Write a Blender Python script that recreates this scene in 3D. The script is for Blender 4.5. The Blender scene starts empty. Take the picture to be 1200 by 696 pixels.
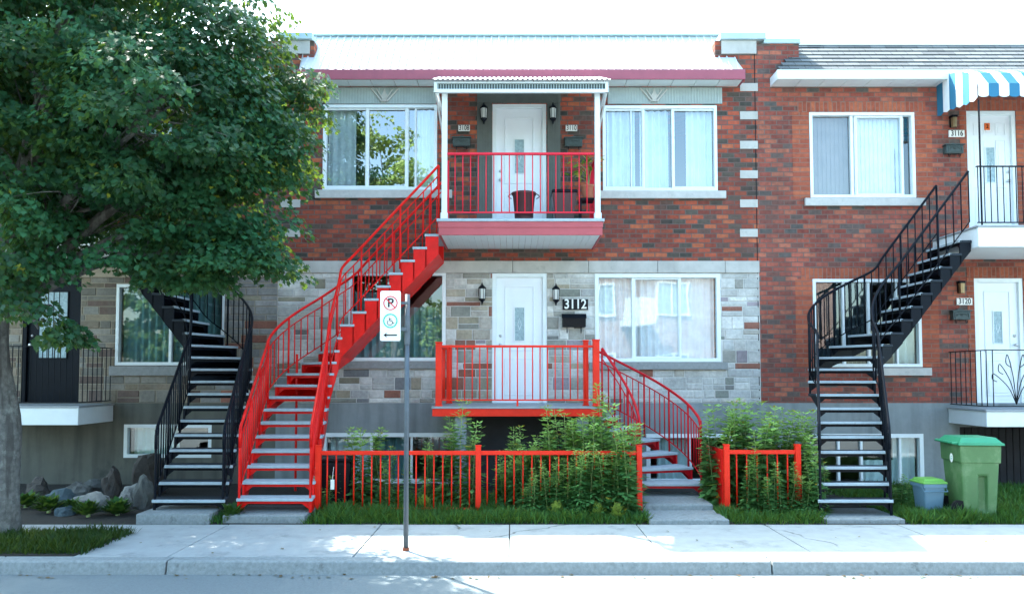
import bpy, bmesh, math, random
import numpy as np
from mathutils import Vector, Matrix, noise as mnoise
random.seed(7); rng = np.random.default_rng(7)
PI = math.pi; R = math.radians
scn = bpy.context.scene
col = scn.collection
# ------------------------------------------------------------------ camera
F = 884.0; TH = R(2.6); CH = 1.85
cam = bpy.data.cameras.new('camera'); co = bpy.data.objects.new('camera', cam); col.objects.link(co)
co.location = (0, 0, CH); co.rotation_euler = (PI/2+TH, 0, 0)
cam.sensor_width = 36; cam.lens = F/1200*36; cam.shift_y = 52/1200; cam.clip_end = 2000; cam.clip_start = .05
scn.camera = co
def at(px, py, Y):
    "world X, Z of the point at distance Y that the photo shows at (px, py)"
    a = (px-600)/F; b = (400-py)/F
    t = Y/(math.cos(TH)-b*math.sin(TH))
    return a*t, CH+(math.sin(TH)+b*math.cos(TH))*t
YF = 13.0
def wr(px0, py0, px1, py1, Y=YF):
    a = at(px0, py0, Y); b = at(px1, py1, Y)
    return a[0], b[0], b[1], a[1]          # x0,x1,z0,z1
# ------------------------------------------------------------------ render / light
scn.render.engine = 'CYCLES'
w = bpy.data.worlds.new('World'); scn.world = w; w.use_nodes = True
nt = w.node_tree; bg = nt.nodes['Background']
sky = nt.nodes.new('ShaderNodeTexSky'); sky.sky_type = 'NISHITA'; sky.sun_disc = False
SX, SY, SZ = -.45, .54, 1.0
EL = math.atan2(SZ, math.hypot(SX, SY)); AZ = math.atan2(SX, SY)
sky.sun_elevation = EL; sky.sun_rotation = AZ; sky.dust_density = 3.0; sky.air_density = 1.0; sky.ozone_density = 0.3
tn = nt.nodes.new('ShaderNodeMix'); tn.data_type = 'RGBA'; tn.blend_type = 'MULTIPLY'; tn.inputs[0].default_value = 1; tn.inputs[7].default_value = (.86, 1.03, .99, 1); nt.links.new(sky.outputs[0], tn.inputs[6]); nt.links.new(tn.outputs[2], bg.inputs[0]); bg.inputs[1].default_value = .15
sl = bpy.data.lights.new('sun', 'SUN'); sl.energy = 3.2; sl.angle = R(.6); sl.color = (1, .97, .90)
so = bpy.data.objects.new('sun', sl); col.objects.link(so)
so.rotation_euler = Vector((SX, SY, SZ)).to_track_quat('Z', 'Y').to_euler()
vs = scn.view_settings; vs.view_transform = 'Standard'; vs.look = 'None'; vs.gamma = 1; vs.use_curve_mapping = False
vs.exposure = 2.78
# ------------------------------------------------------------------ tagging
def tag(o, label=None, cat=None, group=None, kind=None):
    if label: o['label'] = label
    if cat: o['category'] = cat
    if group: o['group'] = group
    if kind: o['kind'] = kind
    return o
def thing(name, label, cat, loc=(0, 0, 0), rz=0, group=None):
    o = bpy.data.objects.new(name, None); col.objects.link(o); o.empty_display_size = .2
    o.location = loc; o.rotation_euler = (0, 0, rz); o['_l'] = 1; del o['_l']
    ORG[o.name] = Vector(loc) if rz == 0 else Vector((0, 0, 0))
    return tag(o, label, cat, group)
ORG = {}
def org(o):
    return ORG.get(o.name, Vector((0, 0, 0))) if o else Vector((0, 0, 0))
class MB:
    def __init__(s): s.v = []; s.f = []
    def add(s, vs, fs):
        n = len(s.v); s.v += [tuple(v) for v in vs]; s.f += [tuple(i+n for i in f) for f in fs]; return s
    def box(s, x0, x1, y0, y1, z0, z1):
        return s.add([(x0,y0,z0),(x1,y0,z0),(x1,y1,z0),(x0,y1,z0),(x0,y0,z1),(x1,y0,z1),(x1,y1,z1),(x0,y1,z1)],
                     [(0,3,2,1),(4,5,6,7),(0,1,5,4),(1,2,6,5),(2,3,7,6),(3,0,4,7)])
    def quad(s, a, b, c, d): return s.add([a, b, c, d], [(0, 1, 2, 3)])
    def prism(s, pts, axis, d0, d1):
        "polygon pts (2D) extruded: axis 'y' -> (x,z), 'z' -> (x,y), 'x' -> (y,z)"
        n = len(pts)
        def m(p, d): return (p[0], d, p[1]) if axis == 'y' else ((p[0], p[1], d) if axis == 'z' else (d, p[0], p[1]))
        vs = [m(p, d0) for p in pts]+[m(p, d1) for p in pts]
        fs = [tuple(range(n)), tuple(range(2*n-1, n-1, -1))]+[(i, i+n, (i+1) % n+n, (i+1) % n) for i in range(n)]
        return s.add(vs, fs)
    def tube(s, pts, r, n=8, r1=None, cap=True):
        pts = [Vector(p) for p in pts]; m = len(pts); rs = [r+(0 if r1 is None else (r1-r)*i/(m-1)) for i in range(m)] if not isinstance(r, list) else r
        base = len(s.v); up = None
        for i, p in enumerate(pts):
            t = (pts[min(i+1, m-1)]-pts[max(i-1, 0)]).normalized()
            if up is None:
                up = Vector((0, 0, 1)) if abs(t.z) < .9 else Vector((1, 0, 0))
            a = t.cross(up)
            if a.length < 1e-4: a = t.orthogonal()
            a.normalize(); b = a.cross(t).normalized(); up = b
            off = PI/4 if n == 4 else 0
            for k in range(n):
                q = p+(a*math.cos(2*PI*k/n+off)+b*math.sin(2*PI*k/n+off))*rs[i]; s.v.append(tuple(q))
        for i in range(m-1):
            for k in range(n):
                a0 = base+i*n+k; a1 = base+i*n+(k+1) % n; s.f.append((a0, a1, a1+n, a0+n))
        if cap:
            s.f.append(tuple(base+k for k in range(n-1, -1, -1))); s.f.append(tuple(base+(m-1)*n+k for k in range(n)))
        return s
    def lathe(s, prof, cx, cy, n=16, off=0.0, sx=1, sy=1):
        base = len(s.v)
        for r, z in prof:
            for k in range(n):
                a = 2*PI*k/n+off; s.v.append((cx+r*math.cos(a)*sx, cy+r*math.sin(a)*sy, z))
        for i in range(len(prof)-1):
            for k in range(n):
                a0 = base+i*n+k; a1 = base+i*n+(k+1) % n; s.f.append((a0, a1, a1+n, a0+n))
        s.f.append(tuple(base+k for k in range(n-1, -1, -1))); s.f.append(tuple(base+(len(prof)-1)*n+k for k in range(n)))
        return s
    def build(s, name, mat, parent=None, smooth=False, bevel=0, loc=None, cols=None):
        o0 = org(parent) if loc is None else Vector(loc)
        me = bpy.data.meshes.new(name); me.from_pydata([(v[0]-o0.x, v[1]-o0.y, v[2]-o0.z) for v in s.v], [], s.f)
        bm = bmesh.new(); bm.from_mesh(me)
        if cols is None: bmesh.ops.recalc_face_normals(bm, faces=bm.faces)
        bm.to_mesh(me); bm.free()
        if cols is not None:
            ca = me.color_attributes.new('tint', 'FLOAT_COLOR', 'CORNER'); k = 0
            arr = []
            for p, c in zip(me.polygons, cols): arr += list(c)*p.loop_total
            ca.data.foreach_set('color', arr)
        o = bpy.data.objects.new(name, me); col.objects.link(o); me.materials.append(mat)
        if loc is not None: o.location = loc
        if smooth: me.polygons.foreach_set('use_smooth', [True]*len(me.polygons))
        if bevel:
            b = o.modifiers.new('bevel', 'BEVEL'); b.width = bevel; b.segments = 2; b.limit_method = 'ANGLE'; b.angle_limit = R(40)
        if parent: o.parent = parent; ORG[o.name] = o0
        return o
def copy_tree(o, parent=None):
    c = o.copy(); col.objects.link(c); c.parent = parent
    for ch in list(o.children): copy_tree(ch, c)
    return c
# ------------------------------------------------------------------ materials
def nodes(name):
    m = bpy.data.materials.new(name); m.use_nodes = True
    return m, m.node_tree.nodes, m.node_tree.links, m.node_tree.nodes['Principled BSDF']
def ramp(N, stops, interp='LINEAR'):
    r = N.new('ShaderNodeValToRGB'); r.color_ramp.interpolation = interp
    e = r.color_ramp.elements
    while len(e) > 1: e.remove(e[-1])
    e[0].position = stops[0][0]; e[0].color = (*stops[0][1], 1)
    for p, c in stops[1:]:
        x = e.new(p); x.color = (*c, 1)
    return r
def c3(c, k): return tuple(min(1, x*k) for x in c)
def paint(name, c, rough=.5, var=.18, scale=6, bump=.08, metal=0, dirt=None, dscale=2.5, dthr=.58):
    m, N, L, P = nodes(name)
    tc = N.new('ShaderNodeTexCoord'); n = N.new('ShaderNodeTexNoise'); n.inputs['Scale'].default_value = scale; n.inputs['Detail'].default_value = 8; n.inputs['Roughness'].default_value = .65
    L.new(tc.outputs['Object'], n.inputs['Vector'])
    r = ramp(N, [(.3, c3(c, 1-var)), (.7, c3(c, 1+var*.6))]); L.new(n.outputs['Fac'], r.inputs[0]); out = r.outputs[0]
    if dirt:
        n2 = N.new('ShaderNodeTexNoise'); n2.inputs['Scale'].default_value = dscale; n2.inputs['Detail'].default_value = 10; n2.inputs['Roughness'].default_value = .7
        L.new(tc.outputs['Object'], n2.inputs['Vector'])
        mr = N.new('ShaderNodeMapRange'); mr.inputs[1].default_value = dthr; mr.inputs[2].default_value = dthr+.12; L.new(n2.outputs['Fac'], mr.inputs[0])
        mx = N.new('ShaderNodeMix'); mx.data_type = 'RGBA'; L.new(mr.outputs[0], mx.inputs[0]); L.new(out, mx.inputs[6]); mx.inputs[7].default_value = (*dirt, 1); out = mx.outputs[2]
    L.new(out, P.inputs['Base Color']); P.inputs['Roughness'].default_value = rough; P.inputs['Metallic'].default_value = metal
    mr2 = N.new('ShaderNodeMapRange'); mr2.inputs[3].default_value = max(.05, rough-.12); mr2.inputs[4].default_value = min(1, rough+.15)
    L.new(n.outputs['Fac'], mr2.inputs[0]); L.new(mr2.outputs[0], P.inputs['Roughness'])
    if bump:
        n3 = N.new('ShaderNodeTexNoise'); n3.inputs['Scale'].default_value = scale*8; n3.inputs['Detail'].default_value = 6; L.new(tc.outputs['Object'], n3.inputs['Vector'])
        b = N.new('ShaderNodeBump'); b.inputs['Strength'].default_value = bump; b.inputs['Distance'].default_value = .02
        L.new(n3.outputs['Fac'], b.inputs['Height']); L.new(b.outputs[0], P.inputs['Normal'])
    return m
def streaks(m, c, lo=.45, hi=.75, sc=(5, 5, .5)):
    "vertical run-off stains mixed over the base colour"
    N, L = m.node_tree.nodes, m.node_tree.links; P = N['Principled BSDF']; src = P.inputs['Base Color'].links[0].from_socket
    tc = N.new('ShaderNodeNewGeometry'); mp = N.new('ShaderNodeMapping'); mp.inputs['Scale'].default_value = sc; L.new(tc.outputs['Position'], mp.inputs['Vector'])
    n = N.new('ShaderNodeTexNoise'); n.inputs['Scale'].default_value = 1; n.inputs['Detail'].default_value = 8; L.new(mp.outputs[0], n.inputs['Vector'])
    r = N.new('ShaderNodeMapRange'); r.inputs[1].default_value = lo; r.inputs[2].default_value = hi; r.inputs[4].default_value = .7; L.new(n.outputs['Fac'], r.inputs[0])
    x = N.new('ShaderNodeMix'); x.data_type = 'RGBA'; L.new(r.outputs[0], x.inputs[0]); L.new(src, x.inputs[6]); x.inputs[7].default_value = (*c, 1); L.new(x.outputs[2], P.inputs['Base Color'])
def cracks(m, c, scale=.35, wd=.006):
    N, L = m.node_tree.nodes, m.node_tree.links; P = N['Principled BSDF']; src = P.inputs['Base Color'].links[0].from_socket
    tc = N.new('ShaderNodeNewGeometry'); n = N.new('ShaderNodeTexNoise'); n.inputs['Scale'].default_value = 2.5; n.inputs['Detail'].default_value = 8; L.new(tc.outputs['Position'], n.inputs['Vector'])
    a = N.new('ShaderNodeVectorMath'); a.operation = 'MULTIPLY_ADD'; L.new(n.outputs['Color'], a.inputs[0]); a.inputs[1].default_value = (.5, .5, 0); L.new(tc.outputs['Position'], a.inputs[2])
    v = N.new('ShaderNodeTexVoronoi'); v.feature = 'DISTANCE_TO_EDGE'; v.inputs['Scale'].default_value = scale; L.new(a.outputs[0], v.inputs['Vector'])
    r = N.new('ShaderNodeMapRange'); r.inputs[1].default_value = 0; r.inputs[2].default_value = wd; r.inputs[3].default_value = 1; r.inputs[4].default_value = 0; L.new(v.outputs['Distance'], r.inputs[0])
    n2 = N.new('ShaderNodeTexNoise'); n2.inputs['Scale'].default_value = .7; L.new(tc.outputs['Position'], n2.inputs['Vector']); r2 = N.new('ShaderNodeMapRange'); r2.inputs[1].default_value = .5; r2.inputs[2].default_value = .56; L.new(n2.outputs['Fac'], r2.inputs[0])
    mu = N.new('ShaderNodeMath'); mu.operation = 'MULTIPLY'; L.new(r.outputs[0], mu.inputs[0]); L.new(r2.outputs[0], mu.inputs[1])
    x = N.new('ShaderNodeMix'); x.data_type = 'RGBA'; L.new(mu.outputs[0], x.inputs[0]); L.new(src, x.inputs[6]); x.inputs[7].default_value = (*c, 1); L.new(x.outputs[2], P.inputs['Base Color'])
def brick(name, stops, mortar, bw=.215, rh=.083, ms=.009, vertical=False, offset=.5):
    m, N, L, P = nodes(name)
    g = N.new('ShaderNodeNewGeometry'); sp = N.new('ShaderNodeSeparateXYZ'); L.new(g.outputs['Position'], sp.inputs[0])
    ad = N.new('ShaderNodeMath'); L.new(sp.outputs[0], ad.inputs[0]); L.new(sp.outputs[1], ad.inputs[1])
    cb = N.new('ShaderNodeCombineXYZ')
    L.new(ad.outputs[0], cb.inputs[1 if vertical else 0]); L.new(sp.outputs[2], cb.inputs[0 if vertical else 1])
    nw = N.new('ShaderNodeTexNoise'); nw.inputs['Scale'].default_value = 9; L.new(cb.outputs[0], nw.inputs['Vector'])
    wv = N.new('ShaderNodeVectorMath'); wv.operation = 'MULTIPLY_ADD'; L.new(nw.outputs['Color'], wv.inputs[0]); wv.inputs[1].default_value = (.008, .008, 0); L.new(cb.outputs[0], wv.inputs[2])
    b = N.new('ShaderNodeTexBrick'); L.new(wv.outputs[0], b.inputs['Vector']); b.inputs['Scale'].default_value = 1
    b.inputs['Color1'].default_value = (0, 0, 0, 1); b.inputs['Color2'].default_value = (1, 1, 1, 1); b.inputs['Mortar'].default_value = (.5, .5, .5, 1)
    b.inputs['Mortar Size'].default_value = ms; b.inputs['Mortar Smooth'].default_value = .25; b.inputs['Brick Width'].default_value = bw; b.inputs['Row Height'].default_value = rh
    b.offset = offset
    r = ramp(N, stops, 'CONSTANT'); L.new(b.outputs['Color'], r.inputs[0])
    n = N.new('ShaderNodeTexNoise'); n.inputs['Scale'].default_value = 14; n.inputs['Detail'].default_value = 8; L.new(g.outputs['Position'], n.inputs['Vector'])
    n2 = N.new('ShaderNodeTexNoise'); n2.inputs['Scale'].default_value = .9; n2.inputs['Detail'].default_value = 5; L.new(g.outputs['Position'], n2.inputs['Vector'])
    mu = N.new('ShaderNodeMath'); mu.operation = 'ADD'; L.new(n.outputs['Fac'], mu.inputs[0]); L.new(n2.outputs['Fac'], mu.inputs[1])
    mr = N.new('ShaderNodeMapRange'); mr.inputs[1].default_value = .6; mr.inputs[2].default_value = 1.4; mr.inputs[3].default_value = .55; mr.inputs[4].default_value = 1.4; L.new(mu.outputs[0], mr.inputs[0])
    hs = N.new('ShaderNodeVectorMath'); hs.operation = 'SCALE'; L.new(r.outputs[0], hs.inputs[0]); L.new(mr.outputs[0], hs.inputs['Scale'])
    mx = N.new('ShaderNodeMix'); mx.data_type = 'RGBA'; L.new(b.outputs['Fac'], mx.inputs[0]); L.new(hs.outputs[0], mx.inputs[6]); mx.inputs[7].default_value = (*mortar, 1)
    L.new(mx.outputs[2], P.inputs['Base Color']); P.inputs['Roughness'].default_value = .85
    iv = N.new('ShaderNodeMath'); iv.operation = 'MULTIPLY_ADD'; L.new(b.outputs['Fac'], iv.inputs[0]); iv.inputs[1].default_value = -1; 
    sc = N.new('ShaderNodeMath'); sc.operation = 'MULTIPLY'; L.new(n.outputs['Fac'], sc.inputs[0]); sc.inputs[1].default_value = .5; L.new(sc.outputs[0], iv.inputs[2])
    bp = N.new('ShaderNodeBump'); bp.inputs['Strength'].default_value = .9; bp.inputs['Distance'].default_value = .01; L.new(iv.outputs[0], bp.inputs['Height']); L.new(bp.outputs[0], P.inputs['Normal'])
    return m
def attr_mat(name, rough=.85, nscale=18, amt=.3, bump=.5, dist=.01):
    m, N, L, P = nodes(name)
    a = N.new('ShaderNodeAttribute'); a.attribute_name = 'tint'
    g = N.new('ShaderNodeNewGeometry'); n = N.new('ShaderNodeTexNoise'); n.inputs['Scale'].default_value = nscale; n.inputs['Detail'].default_value = 9; n.inputs['Roughness'].default_value = .7; L.new(g.outputs['Position'], n.inputs['Vector'])
    n2 = N.new('ShaderNodeTexNoise'); n2.inputs['Scale'].default_value = 2.3; n2.inputs['Detail'].default_value = 7; L.new(g.outputs['Position'], n2.inputs['Vector'])
    ad = N.new('ShaderNodeMath'); L.new(n.outputs['Fac'], ad.inputs[0]); L.new(n2.outputs['Fac'], ad.inputs[1])
    mr = N.new('ShaderNodeMapRange'); mr.inputs[1].default_value = .65; mr.inputs[2].default_value = 1.35; mr.inputs[3].default_value = 1-amt*1.3; mr.inputs[4].default_value = 1+amt; L.new(ad.outputs[0], mr.inputs[0])
    v = N.new('ShaderNodeVectorMath'); v.operation = 'SCALE'; L.new(a.outputs['Color'], v.inputs[0]); L.new(mr.outputs[0], v.inputs['Scale'])
    L.new(v.outputs[0], P.inputs['Base Color']); P.inputs['Roughness'].default_value = rough
    b = N.new('ShaderNodeBump'); b.inputs['Strength'].default_value = bump; b.inputs['Distance'].default_value = dist; L.new(n.outputs['Fac'], b.inputs['Height']); L.new(b.outputs[0], P.inputs['Normal'])
    return m
def leaf_mat(name, trans=.35, rough=.45, tcol=(.26, .38, .03)):
    m, N, L, P = nodes(name)
    a = N.new('ShaderNodeAttribute'); a.attribute_name = 'tint'
    L.new(a.outputs['Color'], P.inputs['Base Color']); P.inputs['Roughness'].default_value = rough; P.inputs['Specular IOR Level'].default_value = .22
    t = N.new('ShaderNodeBsdfTranslucent')
    mx = N.new('ShaderNodeMix'); mx.data_type = 'RGBA'; mx.inputs[0].default_value = .6; L.new(a.outputs['Color'], mx.inputs[6]); mx.inputs[7].default_value = (*tcol, 1); L.new(mx.outputs[2], t.inputs['Color'])
    ms = N.new('ShaderNodeMixShader'); ms.inputs[0].default_value = trans; L.new(P.outputs[0], ms.inputs[1]); L.new(t.outputs[0], ms.inputs[2])
    L.new(ms.outputs[0], N['Material Output'].inputs[0]); return m
def glass_mat(name, refl=.25, tint=(.8, .9, .9)):
    m, N, L, P = nodes(name); N.remove(P)
    t = N.new('ShaderNodeBsdfTransparent'); t.inputs[0].default_value = (*tint, 1)
    g = N.new('ShaderNodeBsdfGlossy'); g.inputs['Roughness'].default_value = .0
    tc = N.new('ShaderNodeTexCoord'); n = N.new('ShaderNodeTexNoise'); n.inputs['Scale'].default_value = 1.6; n.inputs['Detail'].default_value = 1; L.new(tc.outputs['Object'], n.inputs['Vector'])
    b = N.new('ShaderNodeBump'); b.inputs['Strength'].default_value = .05; b.inputs['Distance'].default_value = .04; L.new(n.outputs['Fac'], b.inputs['Height']); L.new(b.outputs[0], g.inputs['Normal'])
    ms = N.new('ShaderNodeMixShader'); ms.inputs[0].default_value = refl; L.new(t.outputs[0], ms.inputs[1]); L.new(g.outputs[0], ms.inputs[2])
    L.new(ms.outputs[0], N['Material Output'].inputs[0]); return m
def sheer_mat(name, c, tr=.25):
    m, N, L, P = nodes(name)
    tc = N.new('ShaderNodeTexCoord'); sp = N.new('ShaderNodeSeparateXYZ'); L.new(tc.outputs['Object'], sp.inputs[0])
    P.inputs['Base Color'].default_value = (*c, 1); P.inputs['Roughness'].default_value = .9
    n = N.new('ShaderNodeTexNoise'); n.inputs['Scale'].default_value = 5; L.new(tc.outputs['Object'], n.inputs['Vector'])
    r = ramp(N, [(.3, c3(c, .85)), (.7, c)]); L.new(n.outputs['Fac'], r.inputs[0]); L.new(r.outputs[0], P.inputs['Base Color'])
    t = N.new('ShaderNodeBsdfTransparent'); ms = N.new('ShaderNodeMixShader'); ms.inputs[0].default_value = tr
    L.new(P.outputs[0], ms.inputs[1]); L.new(t.outputs[0], ms.inputs[2]); L.new(ms.outputs[0], N['Material Output'].inputs[0]); return m
M = {}
BR = [(0, (0.240, 0.056, 0.036)), (.14, (0.360, 0.081, 0.045)), (.30, (0.074, 0.059, 0.049)), (.38, (0.186, 0.048, 0.035)), (.50, (0.408, 0.112, 0.054)), (.60, (0.120, 0.070, 0.057)), (.68, (0.300, 0.067, 0.038)), (.80, (0.216, 0.062, 0.046)), (.88, (0.094, 0.076, 0.061)), (.95, (0.054, 0.050, 0.043))]
M['brick'] = brick('brick_red_mixed', BR, (.13, .10, .09))
BR2 = [(0, (0.256, 0.068, 0.050)), (.2, (0.329, 0.091, 0.062)), (.34, (0.201, 0.060, 0.048)), (.46, (0.287, 0.078, 0.053)), (.58, (0.116, 0.085, 0.076)), (.66, (0.366, 0.116, 0.073)), (.78, (0.220, 0.057, 0.042)), (.88, (0.159, 0.068, 0.056)), (.95, (0.091, 0.082, 0.077))]
M['brick2'] = brick('brick_red_worn', BR2, (.16, .11, .095), rh=.083)
BR3 = [(0, (0.302, 0.070, 0.035)), (.3, (0.347, 0.086, 0.041)), (.6, (0.269, 0.060, 0.031)), (.85, (0.381, 0.099, 0.045))]
M['trim_h'] = brick('brick_trim', BR3, (.24, .12, .09), bw=.34, rh=.083)
M['trim_v'] = brick('brick_soldier', BR3, (.24, .12, .09), bw=.34, rh=.075, vertical=True)
M['orange'] = brick('brick_orange', [(0, (.5, .13, .05)), (.3, (.42, .10, .04)), (.7, (.56, .17, .07))], (.2, .13, .1))
M['stone'] = attr_mat('ashlar_stone')
M['mortar'] = paint('pale_mortar', (.55, .54, .52), .9, .15, 8, .2)
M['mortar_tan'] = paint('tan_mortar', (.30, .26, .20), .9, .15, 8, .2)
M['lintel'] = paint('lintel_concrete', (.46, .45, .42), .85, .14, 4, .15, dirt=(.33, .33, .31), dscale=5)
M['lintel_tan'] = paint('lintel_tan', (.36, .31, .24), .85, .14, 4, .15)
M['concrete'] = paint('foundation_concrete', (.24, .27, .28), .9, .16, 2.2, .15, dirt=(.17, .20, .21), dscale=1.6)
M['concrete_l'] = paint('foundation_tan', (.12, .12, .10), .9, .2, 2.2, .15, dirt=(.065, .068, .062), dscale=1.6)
M['dark'] = paint('interior', (.16, .16, .17), .9, .1, 2, 0)
M['void'] = paint('cavity_boards_and_shade', (.05, .05, .055), .9, .2, 3, .1)  # dark boards; also colours the sheet that paints shade under the porch
M['white'] = paint('white_trim', (.74, .80, .82), .4, .05, 5, .02)
M['door_w'] = paint('white_door', (.78, .82, .86), .35, .03, 4, .015)
M['sill'] = paint('stone_sill', (.48, .47, .45), .85, .14, 9, .15, dirt=(.35, .35, .34), dscale=8)
M['sill_d'] = paint('rough_sill', (.27, .28, .28), .9, .2, 14, .3, dirt=(.17, .18, .18), dscale=9)
M['red'] = paint('red_enamel', (.74, .006, .004), .42, .30, 3, .06, dirt=(.30, .03, .02), dscale=16, dthr=.655)
M['red_o'] = paint('orange_red_enamel', (.84, .026, .008), .45, .16, 4, .08, dirt=(.36, .05, .03), dscale=20, dthr=.65)
M['red_p'] = paint('pinkish_red', (.74, .018, .045), .45, .12, 5, .03)  # pinker red, used on the upper balcony railing
M['rose'] = paint('faded_rose', (.46, .10, .115), .55, .10, 3, .03)
M['rose2'] = paint('mauve_fascia', (.33, .075, .11), .5, .14, 3, .03)
M['black'] = paint('black_iron', (.0045, .007, .012), .42, .25, 9, .06)
M['tread'] = paint('grey_tread', (.36, .44, .49), .6, .18, 12, .08, dirt=(.26, .28, .31), dscale=12, dthr=.6)
M['tread_k'] = paint('dark_tread', (.03, .038, .048), .6, .25, 12, .08, dirt=(.07, .08, .09), dscale=9, dthr=.6)
M['crimson'] = paint('crimson_enamel', (.52, .006, .014), .42, .15, 4, .06, dirt=(.25, .03, .02), dscale=16, dthr=.655)
M['deck'] = paint('deck_grey', (.30, .33, .35), .6, .15, 10, .06)
M['roof_w'] = paint('white_metal_roof', (.50, .53, .54), .5, .12, 2, .02)
M['shingle'] = None
M['cap'] = paint('pale_blue_flashing', (.42, .56, .60), .4, .1, 4, .02)
M['panel'] = paint('grey_corrugated', (.34, .40, .39), .5, .12, 5, .04)
M['panel_d'] = paint('grey_green_boards', (.115, .13, .12), .6, .2, 6, .05)
M['glass'] = glass_mat('window_glass', .34, (.80, .90, .93))
M['glass_s'] = glass_mat('sky_glass', .24, (.82, .93, .98))
M['glass_lo'] = glass_mat('lower_glass', .15, (.72, .85, .85))
M['glass_w'] = glass_mat('sheer_window_glass', .15, (.88, .95, .98))
M['frost'] = paint('frosted_glass', (.30, .42, .46), .2, .35, 30, .2)
M['curtain'] = sheer_mat('white_sheer', (.86, .88, .88), .08)
M['curtain_t'] = sheer_mat('teal_drape', (.20, .33, .36), .02)
M['blind_b'] = sheer_mat('taupe_blind', (.27, .225, .215), .02)
M['blind_w'] = sheer_mat('white_blind', (.8, .84, .86), .02)
M['blind_k'] = sheer_mat('dark_blind', (.05, .055, .065), .02)
M['lampglass'] = paint('lamp_glass', (.6, .62, .6), .15, .1, 9, 0)
M['brass'] = paint('dull_brass', (.30, .22, .12), .35, .2, 9, .03, metal=.8)
M['steel'] = paint('satin_steel', (.6, .6, .6), .3, .1, 9, 0, metal=.9)
M['galv'] = paint('dark_pole', (.10, .12, .14), .5, .25, 8, .06, metal=.4)
M['verdi'] = paint('dark_verdigris', (.05, .075, .075), .55, .3, 20, .2)
M['numw'] = paint('plate_white', (.78, .77, .73), .4, .05, 6, 0)
M['numk'] = paint('plate_black', (.012, .012, .014), .4, .1, 6, 0)
M['signw'] = paint('sign_white', (.82, .83, .82), .35, .03, 4, 0)
M['signr'] = paint('sign_red', (.7, .03, .04), .4, .03, 4, 0)
M['signg'] = paint('sign_green', (.0, .48, .34), .4, .03, 4, 0)
M['asphalt'] = paint('asphalt', (.155, .185, .195), .85, .18, 40, .35, dirt=(.165, .195, .20), dscale=1.3, dthr=.5)
M['walk'] = paint('walk_concrete', (.33, .355, .355), .85, .14, 5, .12, dirt=(.22, .24, .24), dscale=2.2, dthr=.55)
M['kerb'] = paint('kerb_concrete', (.25, .28, .285), .9, .28, 24, .5, dirt=(.13, .145, .145), dscale=9, dthr=.58)
M['soil'] = paint('soil', (.018, .016, .013), .95, .4, 9, .5)
M['ground'] = paint('far_ground', (.12, .12, .10), .95, .2, .6, .1)
M['bark'] = paint('bark', (.17, .165, .15), .9, .55, 14, 1.0, dirt=(.27, .28, .25), dscale=6, dthr=.55)
M['rock'] = paint('rock_grey', (.10, .105, .10), .9, .35, 7, .6)
M['rock2'] = paint('rock_pale', (.24, .24, .225), .9, .4, 7, .6)
M['rock3'] = paint('rock_blue', (.07, .11, .13), .9, .4, 7, .6)
M['rock4'] = paint('rock_brown', (.055, .048, .042), .9, .4, 7, .6)
M['bin_g'] = paint('green_plastic', (.065, .16, .055), .5, .18, 3, .06, dirt=(.11, .20, .09), dscale=3, dthr=.5)
M['bin_l'] = paint('green_lid', (.03, .25, .13), .4, .10, 4, .03)
M['bin_b'] = paint('blue_grey_plastic', (.11, .21, .29), .45, .08, 4, .03)
M['lid_l'] = paint('lime_lid', (.13, .36, .07), .4, .08, 4, .03)
M['rubber'] = paint('rubber', (.015, .015, .016), .7, .2, 9, .05)
M['basket'] = paint('maroon_plastic', (.075, .022, .025), .45, .2, 9, .05)
M['bag'] = paint('black_plastic', (.012, .012, .015), .35, .2, 6, .2)
M['terra'] = paint('terracotta', (.45, .16, .09), .8, .15, 9, .1)
M['leaf'] = leaf_mat('maple_leaf', .30, .42)
M['weed'] = leaf_mat('weed_leaf', .30, .5)
M['grass'] = leaf_mat('grass_blade', .3, .5)
M['stem'] = paint('green_stem', (.26, .34, .12), .6, .2, 9, 0)
M['blue_s'] = paint('teal_cloth', (.02, .16, .28), .7, .08, 6, .03)
M['white_s'] = paint('white_cloth', (.80, .82, .82), .7, .05, 6, .03)
M['pinkb'] = brick('pink_brick', [(0, (.36, .25, .21)), (.5, (.32, .20, .17)), (.8, (.40, .28, .24))], (.36, .31, .28))
M['numo'] = paint('orange_mark', (.7, .13, .02), .4, .05, 6, 0)
def shingle():
    m, N, L, P = nodes('shingles')
    g = N.new('ShaderNodeNewGeometry'); sp = N.new('ShaderNodeSeparateXYZ'); L.new(g.outputs['Position'], sp.inputs[0])
    cb = N.new('ShaderNodeCombineXYZ'); L.new(sp.outputs[0], cb.inputs[0]); L.new(sp.outputs[2], cb.inputs[1])
    b = N.new('ShaderNodeTexBrick'); L.new(cb.outputs[0], b.inputs['Vector']); b.inputs['Scale'].default_value = 1
    b.inputs['Color1'].default_value = (.085, .095, .10, 1); b.inputs['Color2'].default_value = (.15, .165, .17, 1); b.inputs['Mortar'].default_value = (.035, .04, .042, 1)
    b.inputs['Mortar Size'].default_value = .006; b.inputs['Brick Width'].default_value = .28; b.inputs['Row Height'].default_value = .10
    n = N.new('ShaderNodeTexNoise'); n.inputs['Scale'].default_value = 60; L.new(g.outputs['Position'], n.inputs['Vector'])
    mr = N.new('ShaderNodeMapRange'); mr.inputs[3].default_value = .5; mr.inputs[4].default_value = 1.5; L.new(n.outputs['Fac'], mr.inputs[0])
    v = N.new('ShaderNodeVectorMath'); v.operation = 'SCALE'; L.new(b.outputs['Color'], v.inputs[0]); L.new(mr.outputs[0], v.inputs['Scale']); L.new(v.outputs[0], P.inputs['Base Color']); P.inputs['Roughness'].default_value = .9
    return m
M['shingle'] = shingle()
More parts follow.
